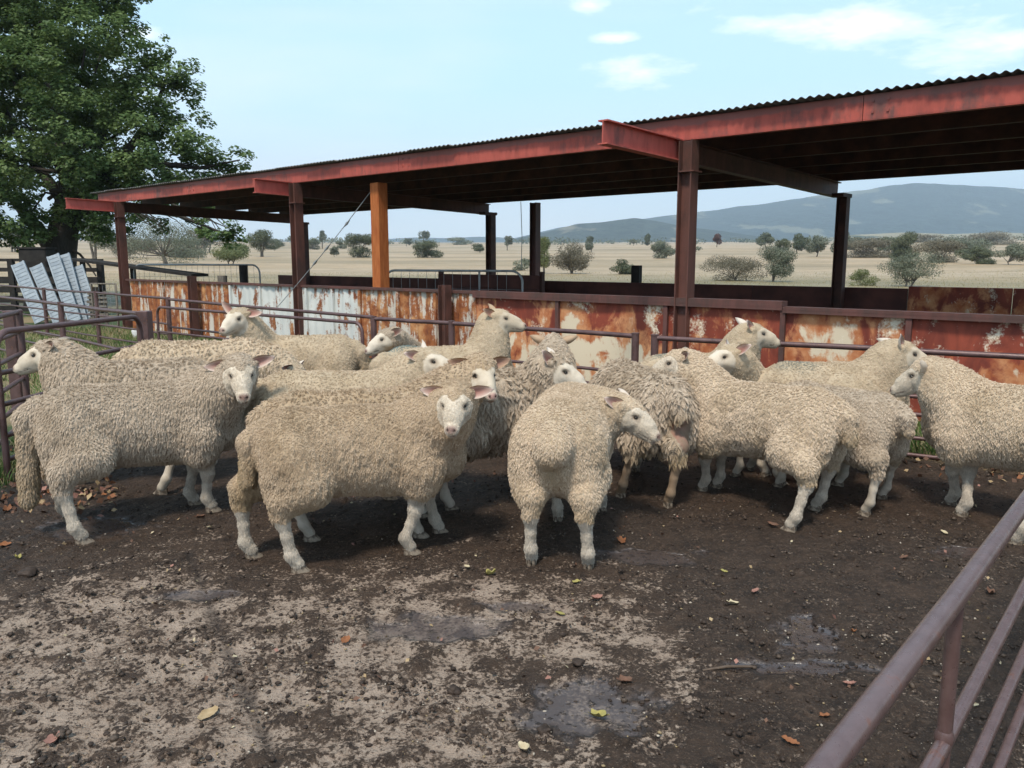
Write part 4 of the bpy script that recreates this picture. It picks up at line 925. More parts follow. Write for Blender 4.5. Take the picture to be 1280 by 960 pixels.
def sph(name, r, mat):
    bm = bmesh.new(); bmesh.ops.create_uvsphere(bm, u_segments=14, v_segments=10, radius=r); me = bpy.data.meshes.new(name); bm.to_mesh(me); bm.free(); me.polygons.foreach_set('use_smooth', [True] * len(me.polygons)); me.materials.append(mat); return me
EYE = sph('eye', .0118, M_EYE)

def sheep(label, X, Y, hd, s=1.0, head=None, face=(0, -15), feet=None, vx=.009, N=24000, L=.022, locks=2600, wave=0, wool='tan', seed=1, ears=None, earmat=None,
          tail=(.13, .05), legwool=(.285, .25), clump=.65, top=0.0, mark=None, udder=False, nosec=(.30, .19, .16), hscale=1.0, facew=(.66, .57, .46), fat=1.0, dirty=.5, headloc=None, ridge_=1.0, belly=0.0):
    g = np.random.default_rng(seed); hd = R(hd); ch, sh = cos(hd), sin(hd)
    root = empty('sheep', (X, Y, 0), hd); root.scale = (s, s, s); bare = N > 40000; tag(root, label, 'sheep', 'sheep in the pen')
    loc = lambda P: np.array([(ch * (P[0] - X) + sh * (P[1] - Y)) / s, (-sh * (P[0] - X) + ch * (P[1] - Y)) / s, P[2] / s])
    ldir = lambda a, e: np.array([cos(R(e)) * cos(R(a) - hd), cos(R(e)) * sin(R(a) - hd), sin(R(e))])
    f_ = ldir(*face[:2]); roll = face[2] if len(face) > 2 else 0
    lft = np.cross([0, 0, 1], f_); lft /= np.linalg.norm(lft); up = np.cross(f_, lft)
    cr_, sr_ = cos(R(roll)), sin(R(roll)); lft, up = lft * cr_ + up * sr_, up * cr_ - lft * sr_
    if head is not None: Hf = loc(D(*head))
    else: Hf = np.array(headloc if headloc is not None else (.72, 0, .80))
    hs = hscale; Hc = Hf - f_ * .085 * hs              # Hc: back of the skull between the ears
    M = np.stack([f_, lft, up])                       # rows: local->head coords
    hp = lambda x, y, z: Hc + (f_ * x + lft * y + up * z) * hs
    df = dict(FL=(.29, .10), FR=(.25, -.10), HL=(-.36, .11), HR=(-.39, -.11)); jit = lambda: g.uniform(-.04, .04)
    Ft = {}
    for k in df:
        if feet and feet.get(k) is not None:
            q = loc(G(*feet[k])); Ft[k] = np.array([q[0], q[1], 0.])
        else: Ft[k] = np.array([df[k][0] + jit(), df[k][1] + jit() * .4, 0.])
    lo = np.minimum.reduce([Hc - .33, Hf - .26, np.array([-.70, -.34, -.0])] + [Ft[k] - .08 for k in Ft]); hi = np.maximum.reduce([Hc + .33, Hf + .26, np.array([.56, .34, .90])] + [Ft[k] + .1 for k in Ft]); lo[2] = -.012
    F = Field(lo, hi, vx)
    # trunk: deep chest, level back, tucked flank, square rump
    F.cone((-.29, 0, .552), (.26, 0, .548), .188 * fat, .184 * fat, .04, .95)
    F.cone((-.15, 0, .49 - belly), (.18, 0, .47 - belly), .175 * fat, .18 * fat, .05, 1.0)
    F.ell((-.335, 0, .55), (.155, .175 * fat, .18), .045); F.ell((.33, 0, .52), (.15, .155 * fat, .195), .05); F.ell((.42, 0, .47), (.10, .10, .13), .05)
    # neck
    a = np.array([.27, 0, .575]); e = Hc + (-f_ * .035 - up * .02) * hs; c = a * .45 + e * .55 + np.array([.03, 0, .01]); c[2] = max(min(a[2], e[2]), c[2] - .035); prev = a
    rad = [.172, .165, .152, .134, .112, .088]
    for i in range(1, 6):
        t = i / 5; p = a * (1 - t) ** 2 + c * 2 * t * (1 - t) + e * t * t; F.cone(prev, p, rad[i - 1] * (1 - .12 * t), rad[i], .05); prev = p
    # legs
    knees = []
    for sd_, k in ((1, 'FL'), (-1, 'FR')):
        q = Ft[k]; S_ = np.array([.265, .115 * sd_, .44]); kn = S_ * .42 + q * .58; kn[2] = .225; kn[0] += .012; fe = q + np.array([-.012, 0, .085]); co = q + np.array([.012, 0, .038])
        F.ell(S_ + (0, .015 * sd_, 0), (.11, .085, .16), .05); el = S_ * .72 + kn * .28; el[2] = .36; F.cone(S_, el, .095, .064, .04); F.cone(el, kn + (0, 0, .02), .058, .035, .03); F.ell(kn, (.028, .028, .034), .02); F.cone(kn, kn * .5 + fe * .5, .028, .0205, .02); F.cone(kn * .5 + fe * .5, fe, .0205, .024, .015); F.ell(fe, (.026, .027, .030), .014); F.cone(fe, co, .0235, .027, .012)
    for sd_, k in ((1, 'HL'), (-1, 'HR')):
        q = Ft[k]; hip = np.array([-.32, .10 * sd_, .50]); ho = hip * .22 + q * .78; ho[2] = .275; ho[0] = q[0] * .85 + hip[0] * .15 - .055; fe = q + np.array([-.018, 0, .088]); co = q + np.array([.010, 0, .040])
        st = hip * .6 + q * .4; st[2] = .40; st[0] = hip[0] + .075; st[1] += .018 * sd_
        F.ell(hip + (-.015, .020 * sd_, -.05), (.140, .092, .175), .045); F.cone(hip, st, .12, .095, .04); F.cone(st + (-.05, 0, .01), ho + (.012, 0, .075), .102, .064, .045); F.cone(ho + (.012, 0, .08), ho, .055, .036, .03)
        F.cone(ho + (-.012, 0, .012), ho + (.0, 0, -.03), .030, .031, .02); F.cone(ho, ho * .45 + fe * .55, .031, .0225, .02); F.cone(ho * .45 + fe * .55, fe, .0225, .0245, .015); F.ell(fe, (.027, .027, .030), .014); F.cone(fe, co, .0245, .028, .012)
    # tail
    tl, tr_ = tail
    if tl: F.cone((-.47, 0, .66), (-.515, 0, .60), tr_ * .85, tr_, .035); F.cone((-.515, 0, .60), (-.535, 0, .665 - tl - .05), tr_, tr_ * .8, .03)
    # udder
    if udder: F.ell((-.36, 0, .37), (.075, .08, .075), .02); F.cone((-.38, .04, .32), (-.39, .05, .275), .016, .010, .015); F.cone((-.38, -.04, .32), (-.39, -.05, .275), .016, .010, .015)
    # head
    H = hs
    F.ell(hp(.015, 0, .004), (.088 * H, .066 * H, .072 * H), .03, M); F.cone(hp(.035, 0, .008), hp(.125, 0, -.012), .060 * H, .045 * H, .025); F.cone(hp(.12, 0, -.012), hp(.198, 0, -.030), .043 * H, .033 * H, .022)
    F.cone(hp(.03, 0, .045), hp(.165, 0, .008), .036 * H, .023 * H, .02); F.cone(hp(.02, 0, -.045), hp(.165, 0, -.052), .044 * H, .026 * H, .02); F.ell(hp(.212, 0, -.030), (.020 * H, .027 * H, .022 * H), .014, M); F.ell(hp(.195, 0, -.060), (.022 * H, .022 * H, .013 * H), .010, M)
    for y in (-1, 1):
        F.ell(hp(.062, .040 * y, .038), (.032 * H, .020 * H, .014 * H), .012, M); F.ell(hp(.035, .050 * y, -.025), (.048 * H, .020 * H, .034 * H), .022, M)
        F.ell(hp(.080, .056 * y, .018), (.017 * H, .010 * H, .013 * H), .008, M, cut=True)
        F.cone(hp(.0, .055 * y, .030), hp(-.012, .078 * y, .036), .026 * H, .016 * H, .02)
        F.ell(hp(.226, .0165 * y, -.020), (.010 * H, .0055 * H, .0065 * H), .005, M, cut=True)
    F.cone(hp(.150, -.05, -.050), hp(.150, .05, -.050), .0035, .0035, .004, cut=True); F.cone(hp(.225, -.03, -.0515), hp(.225, .03, -.0515), .005, .005, .005, cut=True)
    if top: F.ell(hp(.0, 0, .062), (.062, .058, .022 + top), .03, M)
    p, f = F.mesh()
    nrm, _ = vnormals(p, f)
    cen = p[f].mean(1).mean(0)
    if ((p - cen) * nrm).sum() < 0: f = f[:, ::-1]; nrm = -nrm
    # what is fleece, what is bare
    h = (p - Hc) @ M.T / hs; nz = pnoise(p, 24); nz2 = pnoise(p, 9)
    tt = np.clip(h[:, 0] / .2, 0, 1); ad = np.hypot(h[:, 1], h[:, 2] + .01 + .03 * tt); inh = (h[:, 0] > -.03) & (h[:, 0] < .27) & (ad < .098 - .028 * tt)
    lim = .022 + 1.1 * np.maximum(0, ad - .066) + .25 * np.maximum(0, h[:, 2] - .02) + top * .8 * (h[:, 2] > .03) - .25 * np.maximum(0, np.abs(h[:, 1]) - .03) + .010 * nz
    skin_h = inh & (h[:, 0] > lim)
    fr = p[:, 0] > -.02; zl = np.where(fr, legwool[0], legwool[1]) + .018 * nz + .012 * nz2
    skin_l = (p[:, 2] < zl) & ~inh & ~((p[:, 0] < -.46) & (np.abs(p[:, 1]) < .075) & (p[:, 2] > .15) & (tl > .3))
    if udder: skin_l |= (p[:, 0] < -.27) & (((p[:, 1] + .035) / .065) ** 2 + ((p[:, 2] - .425) / .10) ** 2 < 1 + .5 * nz2)
    W = (~(skin_h | skin_l)).astype(float)
    # lumpy fleece: crimp ridges running down the flanks
    pr = p * np.array([1, 1, .38]); rid = 1 - np.abs(fbm(pr + seed, 30, 2)) * 2.2; lump = fbm(p + seed * 3, 9, 2); cell = fbm(p * np.array([1, 1, .6]) + seed, 52, 2, .6)
    p = p + nrm * (W * (.0036 * ridge_ * rid + .006 * lump + .004 * cell - .002))[:, None] + nrm * ((1 - W) * .0012 * pnoise(p, 60))[:, None]
    Mx = np.array([[ch, -sh, 0], [sh, ch, 0], [0, 0, 1]])
    col = np.empty((len(p), 4)); col[:, 3] = 1; wc = np.array(WCOL[wool]); sk = np.array(facew)
    col[:, :3] = wc[None] * (1 + .18 * lump[:, None]); lw = sst(.30, .05, p[:, 2])[:, None]
    legc = np.array([.62, .54, .445]) * (1 - dirty * .45 * sst(.1, .5, fbm(p + 5, 14, 3) + .3 * sst(.16, 0, p[:, 2])))[:, None]
    legc = legc * (1 - lw * .12)
    hc = sk * (1 - .10 * sst(0, .6, fbm(p + 8, 22, 3)))[:, None]
    def blot(c, r, colr, a=1.0, m=1.0):
        d = np.sqrt((((h - np.array(c)) / np.array(r)) ** 2).sum(1)); t = (a * sst(1.0, .55, d))[:, None]
        return hc * (1 - t) + np.array(colr) * t
    hc = blot((.215, 0, -.022), (.028, .034, .026), nosec); hc = blot((.212, 0, -.056), (.022, .026, .016), nosec, .6)
    for y in (-1, 1):
        hc = blot((.082, .055 * y, .018), (.040, .034, .026), (.36, .28, .21), .55); hc = blot((.080, .058 * y, .018), (.021, .022, .0115), (.07, .045, .035), .97); hc = blot((.226, .0165 * y, -.020), (.013, .008, .0085), (.02, .01, .01))
    hc = blot((.165, 0, -.049), (.07, .09, .0045), (.10, .06, .05), .75)
    col[skin_l, :3] = legc[skin_l]; col[skin_h, :3] = hc[skin_h]
    if udder: um = skin_l & (p[:, 2] > .27); mm = sst(-.5, .5, nz2[um] + .6 * nz[um])[:, None]; col[um, :3] = np.array([.33, .19, .15]) * mm * sst(.30, .40, p[um][:, 2])[:, None] + np.array([.25, .18, .13]) * (1 - mm * sst(.30, .40, p[um][:, 2])[:, None]); low = skin_l & (p[:, 2] > .03) & (p[:, 2] <= .30) & (p[:, 0] < 0); col[low, :3] = np.array([.26, .185, .125])
    p[:, 2] = np.maximum(p[:, 2], .004)
    me = mesh_np('body', p, f, True); at = me.color_attributes.new('col', 'FLOAT_COLOR', 'POINT'); at.data.foreach_set('color', col.astype(np.float32).ravel()); link('body', me, M_COAT, root)
    for k in Ft:
        o = link('hoof', HOOF, None, root); o.location = (Ft[k][0] + .008, Ft[k][1], .0); o.scale = (1.25, 1.4, 1.15); o.rotation_euler = (0, 0, (.12 if k[1] == 'L' else -.12))
    ears = ears or ((10, 5), (10, 5)); em = ear_mesh(.125 * hs, .074 * hs, .022, .012)
    for y, (bk, upd) in zip((1, -1), ears):
        d = -f_ * sin(R(bk)) * cos(R(upd)) + lft * y * cos(R(bk)) * cos(R(upd)) + up * sin(R(upd)); n = f_ * .85 * cos(R(bk)) + lft * y * (.2 + sin(R(bk)) * .8) + up * .42; n = n - d * (n @ d); n /= np.linalg.norm(n)
        yy = np.cross(n, d); o = link('ear', em if y > 0 else em, earmat or M_EAR, root); b_ = hp(-.002, .062 * y, .036)
        o.matrix_local = Matrix(((d[0], yy[0], n[0], b_[0]), (d[1], yy[1], n[1], b_[1]), (d[2], yy[2], n[2], b_[2]), (0, 0, 0, 1)))
        q = link('eye', EYE, None, root); q.location = hp(.080, .0475 * y, .018); q.scale = (hs, hs, hs * .66)
    # strands of wool
    nrm, ar = vnormals(p, f); Wf = W[f].min(1); pw = ar * Wf; pw /= pw.sum()
    fi = g.choice(len(f), N, p=pw); u = g.random((N, 2)); q = p[f[fi]]; n4 = nrm[f[fi]]
    wgt = np.stack([(1 - u[:, 0]) * (1 - u[:, 1]), u[:, 0] * (1 - u[:, 1]), u[:, 0] * u[:, 1], (1 - u[:, 0]) * u[:, 1]], 1)[:, :, None]
    rt = (q * wgt).sum(1); nn = (n4 * wgt).sum(1); nn /= np.linalg.norm(nn, axis=1)[:, None]
    rh = (rt - Hc) @ M.T / hs; nearh = sst(.20, .06, np.linalg.norm(rh, axis=1)); ln = L * .72 * (1 - .55 * nearh) * g.uniform(.7, 1.25, N) * (1 + .35 * sst(.45, .25, rt[:, 2])) * (1 - .3 * sst(.30, .18, rt[:, 2]) * 0)
    grav = np.array([0, 0, -1.]); gt = grav[None] - nn * (nn @ grav)[:, None]
    dr_ = nn * .50 + gt * (.72 + .3 * wave) + np.array([-.18, 0, 0]) + g.normal(size=(N, 3)) * .18; dr_ /= np.linalg.norm(dr_, axis=1)[:, None]
    kd = KDTree(locks); sel = g.choice(N, locks, replace=False)
    for j, i in enumerate(sel): kd.insert(rt[i], j)
    kd.balance(); near = np.fromiter((kd.find(x)[1] for x in rt), dtype=np.int64, count=N); si = sel[near]
    seg = 4; T_ = np.linspace(0, 1, seg); P = np.empty((N, seg, 3)); ph = g.uniform(0, 6.28, locks)[near]; side = np.cross(nn[si], dr_[si] + 1e-4); side /= np.linalg.norm(side, axis=1)[:, None] + 1e-9
    wn_ = side * (.0035 + .005 * wave)
    for j, t in enumerate(T_):
        own = rt + dr_ * (ln * t)[:, None] + gt * (.35 * ln * t * t)[:, None]; sp = rt[si] + dr_[si] * (ln * t)[:, None] + gt[si] * (.35 * ln * t * t)[:, None]
        cl = clump * t ** .8; P[:, j] = own * (1 - cl) + sp * cl + wn_ * (np.sin(ph + t * 5.5) * t)[:, None]
    if bare:
        Wb = 1 - W[f].max(1); pb = ar * Wb; pb /= pb.sum(); nb = 26000; fb = g.choice(len(f), nb, p=pb); ub = g.random((nb, 2))
        wb = np.stack([(1 - ub[:, 0]) * (1 - ub[:, 1]), ub[:, 0] * (1 - ub[:, 1]), ub[:, 0] * ub[:, 1], (1 - ub[:, 0]) * ub[:, 1]], 1)[:, :, None]
        rb = (p[f[fb]] * wb).sum(1); nbm = (nrm[f[fb]] * wb).sum(1); cb = (col[f[fb]][:, :, :3] * wb).sum(1); hb = ((rb - Hc) @ M.T / hs)[:, 0]; oh = np.linalg.norm(rb - Hc, axis=1) < .3
        fl = np.where(oh[:, None], f_[None] * .6 + np.array([0, 0, -.3]), np.array([0, 0, -1.])); fl = fl - nbm * (fl * nbm).sum(1)[:, None]
        db = nbm * .32 + fl + g.normal(size=(nb, 3)) * .18; db /= np.linalg.norm(db, axis=1)[:, None]; lb = g.uniform(.005, .010, nb) * np.where(oh, .8, 1.25); tb = np.array([0, .5, 1.])
        dk = sst(.20, .09, cb.mean(1)); keep = dk < .3; rb, db, lb, cb = rb[keep], db[keep], lb[keep], cb[keep]; nb = len(rb)
        Pb = rb[:, None] + db[:, None] * (lb[:, None] * tb)[:, :, None]; ch_ = bpy.data.hair_curves.new('short_hair'); ch_.add_curves([3] * nb); ch_.attributes['position'].data.foreach_set('vector', Pb.astype(np.float32).ravel())
        rb_ = ch_.attributes.get('radius') or ch_.attributes.new('radius', 'FLOAT', 'POINT'); rb_.data.foreach_set('value', np.tile([.0007, .0006, .0002], nb).astype(np.float32))
        cc = ch_.attributes.new('tone', 'FLOAT_VECTOR', 'CURVE'); cc.data.foreach_set('vector', (cb * g.uniform(.72, 1.22, (nb, 1))).astype(np.float32).ravel())
        o = bpy.data.objects.new('short_hair', ch_); COL.objects.link(o); ch_.materials.append(M_SHORT); o.parent = root
    cv = bpy.data.hair_curves.new('fleece'); cv.add_curves([seg] * N); cv.attributes['position'].data.foreach_set('vector', P.astype(np.float32).ravel())
    ra = cv.attributes.get('radius') or cv.attributes.new('radius', 'FLOAT', 'POINT'); r0 = .00098 * (vx / .009) ** .5; rad_ = np.tile(np.array([1.1, 1.0, .8, .3]) * r0, N); ra.data.foreach_set('value', rad_.astype(np.float32))
    mk = np.zeros(N)
    if mark is not None:
        dd = np.linalg.norm((rt - np.array(mark[:3])) / np.array([1.6, 1, 1]), axis=1); mk = sst(mark[3], mark[3] * .4, dd + .02 * pnoise(rt, 30)) * mark[4]
    sn = np.clip(sst(.42, .24, rt[:, 2]) * (.35 + .9 * pnoise(rt + seed, 6)) + sst(.10, .0, np.abs(rt[:, 1])) * sst(-.42, -.50, rt[:, 0]) * sst(.60, .50, rt[:, 2]) * .8 + .5 * np.maximum(0, pnoise(rt + 3 * seed, 3.2) - .15), 0, 1)
    a2 = cv.attributes.new('stain', 'FLOAT', 'CURVE'); a2.data.foreach_set('value', sn.astype(np.float32))
    at = cv.attributes.new('mark', 'FLOAT', 'CURVE'); at.data.foreach_set('value', mk.astype(np.float32))
    o = bpy.data.objects.new('fleece', cv); COL.objects.link(o); cv.materials.append(WOOL[wool]); o.parent = root
    return root

def gx(px, Y, z=.5): return (px - 640) / 1000 * (Y * CT + (CAM_H - z) * ST)
# the flock, each animal with its own stance
def put(label, px, Y, hd, **k): return sheep(label, gx(px, Y), Y, hd, **k)
FAR = dict(vx=.0115, N=24000, locks=6500); MID = dict(vx=.0098, N=36000, locks=7000)
put('big tan ewe standing side on in front, white face turned straight to the camera', 452, 3.70, 19, s=.98, head=(568, 512, 3.62), face=(266, -24, 0), feet=dict(HR=(370, 716), HL=(312, 698), FR=(510, 693), FL=(546, 667)), vx=.0078, N=100000, L=.011, locks=30000, wool='tan', seed=1, ears=((8, 6), (8, 2)), tail=(.20, .042), clump=.55, nosec=(.36, .23, .20), ridge_=1.5, hscale=.97)
put('large greyish ewe with long woolly tail standing before the rounded gate, pale face turned', 178, 4.22, 31, s=1.02, head=(302, 474, 4.25), face=(292, -26, 0), feet=dict(HR=(100, 680), HL=(84, 652), FR=(262, 640), FL=(240, 632)), vx=.0085, N=76000, L=.016, locks=16000, wool='grey', seed=2, ears=((5, 14), (5, -8)), tail=(.42, .052), clump=.7, ridge_=.8)
put('round rumped cream ewe seen from behind with its head turned round in profile', 706, 3.92, 80, s=.98, head=(797, 524, 4.12), face=(-24, -28, 0), feet=dict(HL=(664, 706), HR=(735, 712), FL=(697, 652), FR=(752, 640)), vx=.0080, N=80000, L=.012, locks=22000, wool='cream', seed=3, ears=((55, 10), (50, 5)), tail=(.03, .082), clump=.6, fat=1.2, ridge_=1.2)
put('long bodied cream ewe with deep wavy locks standing three quarter on, white hind legs nearest', 950, 4.48, 137, s=.955, head=(836, 457, 4.86), face=(168, -18, 0), feet=dict(HL=(990, 664), HR=(1022, 638), FL=(880, 614), FR=(898, 610)), vx=.0085, N=76000, L=.018, locks=12000, wool='cream', seed=4, wave=.8, ears=((25, 12), (20, 12)), earmat=M_EARD, tail=(.14, .045), clump=.65, ridge_=1.0, legwool=(.25, .27))
put('grey ewe turned away, bare pink udder showing between dark hind legs', 800, 4.92, 106, s=1.0, head=(742, 520, 5.6), face=(130, -50, 0), feet=dict(HL=(777, 622), HR=(836, 634)), wool='grey', seed=5, udder=True, tail=(.10, .05), L=.030, **{**MID, 'locks': 3500}, clump=.85, dirty=1.0, ridge_=1.3, wave=.5)
put('tan ewe with long hanging wavy locks, white face in profile above the round rumped one', 628, 4.62, 25, s=1.03, head=(708, 468, 4.62), face=(-12, -22, 0), vx=.009, N=36000, L=.036, locks=2600, wave=1.0, wool='grey', seed=6, ears=((45, 20), (40, 30)), tail=(.1, .05), clump=.9, ridge_=1.6, belly=.03)
put('brown backed ewe hidden behind the big tan one, pink nosed face peering past', 455, 4.06, 14, s=1.0, head=(606, 474, 4.22), face=(292, -24, 0), feet=dict(HR=(385, 676), FR=(521, 672)), wool='tan', seed=7, ears=((6, 8), (6, 12)), earmat=M_EART, top=.012, nosec=(.46, .27, .24), **MID, L=.02, facew=(.62, .53, .42))
put('smooth cream backed sheep, face in profile, one ear raised beside the brown backed ewe', 430, 4.62, 6, s=1.03, head=(546, 455, 4.62), hscale=.93, face=(-14, -8, 0), wool='short', seed=8, ears=((40, 40), (30, 12)), L=.010, **{**MID, 'locks': 7000}, clump=.5, ridge_=.5)
put('sheep at the rounded gate resting its muzzle over the rail, dark ear turned back', 172, 4.98, 186, s=1.05, head=(46, 447, 5.0), face=(192, -18, 0), wool='grey', seed=9, ears=((40, 8), (40, 8)), earmat=M_EARD, L=.026, **{**MID, 'locks': 4500}, wave=.4, tail=(.1, .05), feet=dict(HL=(205, 618)))
put('pale woolly backed sheep with lowered head between the gate sheep and the light faced one', 252, 5.95, 12, s=1.08, headloc=(.66, -.12, .46), face=(-10, -55, 0), wool='cream', seed=10, L=.026, **{**FAR, 'locks': 3600}, wave=.4, tail=(.08, .05), clump=.8)
put('white faced sheep at the back rails looking at the camera, one ear pricked', 372, 6.62, 178, s=1.06, head=(291, 402, 6.35), face=(252, -14, 0), wool='short', seed=11, ears=((5, 2), (10, 42)), earmat=None, L=.012, **{**FAR, 'locks': 6000}, clump=.5, ridge_=.4, hscale=1.06)
put('half hidden sheep with narrowed eye between the white faced one and the blue marked one', 555, 6.62, 178, s=.93, head=(476, 427, 6.1), face=(200, -22, 0), wool='grey', seed=12, ears=((40, 4), (40, 4)), earmat=M_EARD, L=.016, **{**FAR, 'locks': 4000}, clump=.6, tail=(.05, .04), hscale=1.05)
put('smooth sheep holding its head high in profile, blue mark on its back by the rump', 560, 6.02, 14, s=1.03, head=(634, 401, 6.1), face=(-4, -6, 0), wool='short', seed=13, ears=((45, 34), (45, 20)), earmat=M_EART, L=.009, **{**FAR, 'locks': 7000}, clump=.4, ridge_=.5, mark=(-.33, -.02, .74, .12, .9), facew=(.54, .45, .34))
put('woolly sheep facing away with both ears out, head below the gap in the pipe fence', 676, 5.36, 76, s=1.0, head=(690, 434, 5.85), face=(94, -6, 0), wool='grey', seed=14, ears=((5, 26), (5, 22)), earmat=M_EART, top=.02, L=.020, **{**FAR, 'locks': 3000}, tail=(.08, .045))
put('smooth sheep against the back rails looking along them with one pale ear up and back', 872, 5.72, 24, s=1.0, head=(952, 420, 5.75), face=(2, -10, 0), wool='short', seed=15, ears=((50, 30), (50, 30)), L=.009, **{**FAR, 'locks': 7000}, clump=.4, ridge_=.5, mark=(-.28, -.03, .74, .11, .6), facew=(.54, .45, .34))
put('sheep whose pale head and white outstretched ear show just above the long bodied ewe', 985, 5.05, 160, s=.96, head=(900, 449, 4.9), face=(196, -12, 0), wool='short', seed=16, ears=((20, 22), (30, 22)), L=.010, **{**FAR, 'locks': 6000}, clump=.5, ridge_=.5)
put('long smooth backed sheep with faint blue mark, nose to nose with the outer ewe', 1040, 5.05, 12, s=1.03, head=(1140, 446, 5.05), face=(-8, -16, 0), wool='short', seed=17, ears=((60, 6), (40, 40)), L=.009, **{**MID, 'locks': 7000}, clump=.4, ridge_=.6, mark=(-.28, -.04, .74, .12, .5), facew=(.55, .46, .35))
put('small grey sheep with a short tucked tail beside the dark fence post, legs wide', 1038, 4.66, 122, s=.91, headloc=(.60, .10, .52), face=(120, -50, 0), feet=dict(HL=(1083, 645), HR=(1104, 624)), wool='grey', seed=18, tail=(.09, .050), L=.013, **{**MID, 'locks': 6000}, clump=.6, ridge_=.8, fat=.95)
put('stout cream ewe entering past the near gate, woolly nape to the camera', 1276, 4.14, 124, s=1.0, head=(1143, 473, 4.6), face=(140, -26, 0), feet=dict(FL=(1190, 633), FR=(1204, 646), HL=(1273, 682)), wool='cream', seed=19, ears=((5, 22), (5, 20)), earmat=M_EARD, top=.012, vx=.0085, N=70000, L=.014, locks=19000, tail=(.1, .05), clump=.75, fat=1.03)

# ---------------------------------------------------------------- litter on the mud
def m_dry(name, a, b): return m_plain(name, a, b, 40, .7, 0, .3)
LC = dict(tan=m_dry('tan_leaf', (.30, .20, .10), (.42, .31, .18)), yellow=m_dry('yellow_leaf', (.34, .28, .08), (.24, .22, .08)), orange=m_dry('orange_leaf', (.30, .12, .05), (.20, .08, .035)), brown=m_dry('brown_leaf', (.16, .08, .05), (.10, .055, .035)), pink=m_dry('pinkish_leaf', (.34, .17, .13), (.24, .12, .09)), cream=m_dry('cream_leaf', (.52, .44, .29), (.40, .32, .2)))
def leaf_mesh(lobed, curl, seed):
    g = random.Random(seed); n = 22; rim = []
    for i in range(n):
        a = 2 * pi * i / n; r = .5 * (1 - .25 * abs(sin(a)) ) if not lobed else .5 * (.62 + .38 * abs(cos(2.5 * a)) ** .7)
        r *= 1 + g.uniform(-.06, .06); rim.append((r * cos(a), r * .68 * sin(a)))
    v = [(0, 0, 0)]; f = []
    for ring, sc_ in ((1, .5), (2, 1.0)):
        for (x, y) in rim:
            x *= sc_; y *= sc_; v.append((x, y, curl * (x * x * .9 + y * y * 2.4) + g.uniform(-.02, .02) * ring - .03 * math.exp(-(y * 9) ** 2)))
    for i in range(n): j = (i + 1) % n; f.append((0, 1 + i, 1 + j)); f.append((1 + i, 1 + n + i, 1 + n + j, 1 + j))
    b = len(v); v += [(-.5, .006, .0), (-.5, -.006, .0), (-.72, -.005, .05), (-.72, .005, .05)]; f.append((b, b + 1, b + 2, b + 3))
    me = bpy.data.meshes.new('fallen_leaf'); me.from_pydata(v, [], f); me.polygons.foreach_set('use_smooth', [True] * len(f)); me.update(); return me
LM = [[leaf_mesh(l, c, 5 * i + l) for i, c in enumerate((.5, .9, 1.3))] for l in (0, 1)]
bpy.context.view_layer.update(); dg = bpy.context.evaluated_depsgraph_get(); gr = bpy.data.objects['ground']
from mathutils.bvhtree import BVHTree
def ground_z():
    me = gr.data; n = len(me.vertices); co = np.empty(n * 3, np.float32); me.vertices.foreach_get('co', co); return co.reshape(-1, 3)
GC = ground_z(); near_ = (GC[:, 1] > 1.6) & (GC[:, 1] < 9) & (np.abs(GC[:, 0]) < 4.6); GN = GC[near_]
_gc = {}
for q_ in GN: _gc.setdefault((int(q_[0] / .04 + 1000), int(q_[1] / .04)), []).append(q_[2]) if False else None
ci = (np.floor((GN[:, 0] + 5) / .05).astype(int) * 400 + np.floor(GN[:, 1] / .05).astype(int)); zmax = {}
od = np.argsort(ci); cu, st_ = np.unique(ci[od], return_index=True); zz = np.maximum.reduceat(GN[od, 2], st_); zmax = dict(zip(cu.tolist(), zz.tolist()))
def gz(x, y): return zmax.get(int(math.floor((x + 5) / .05)) * 400 + int(math.floor(y / .05)), .01)
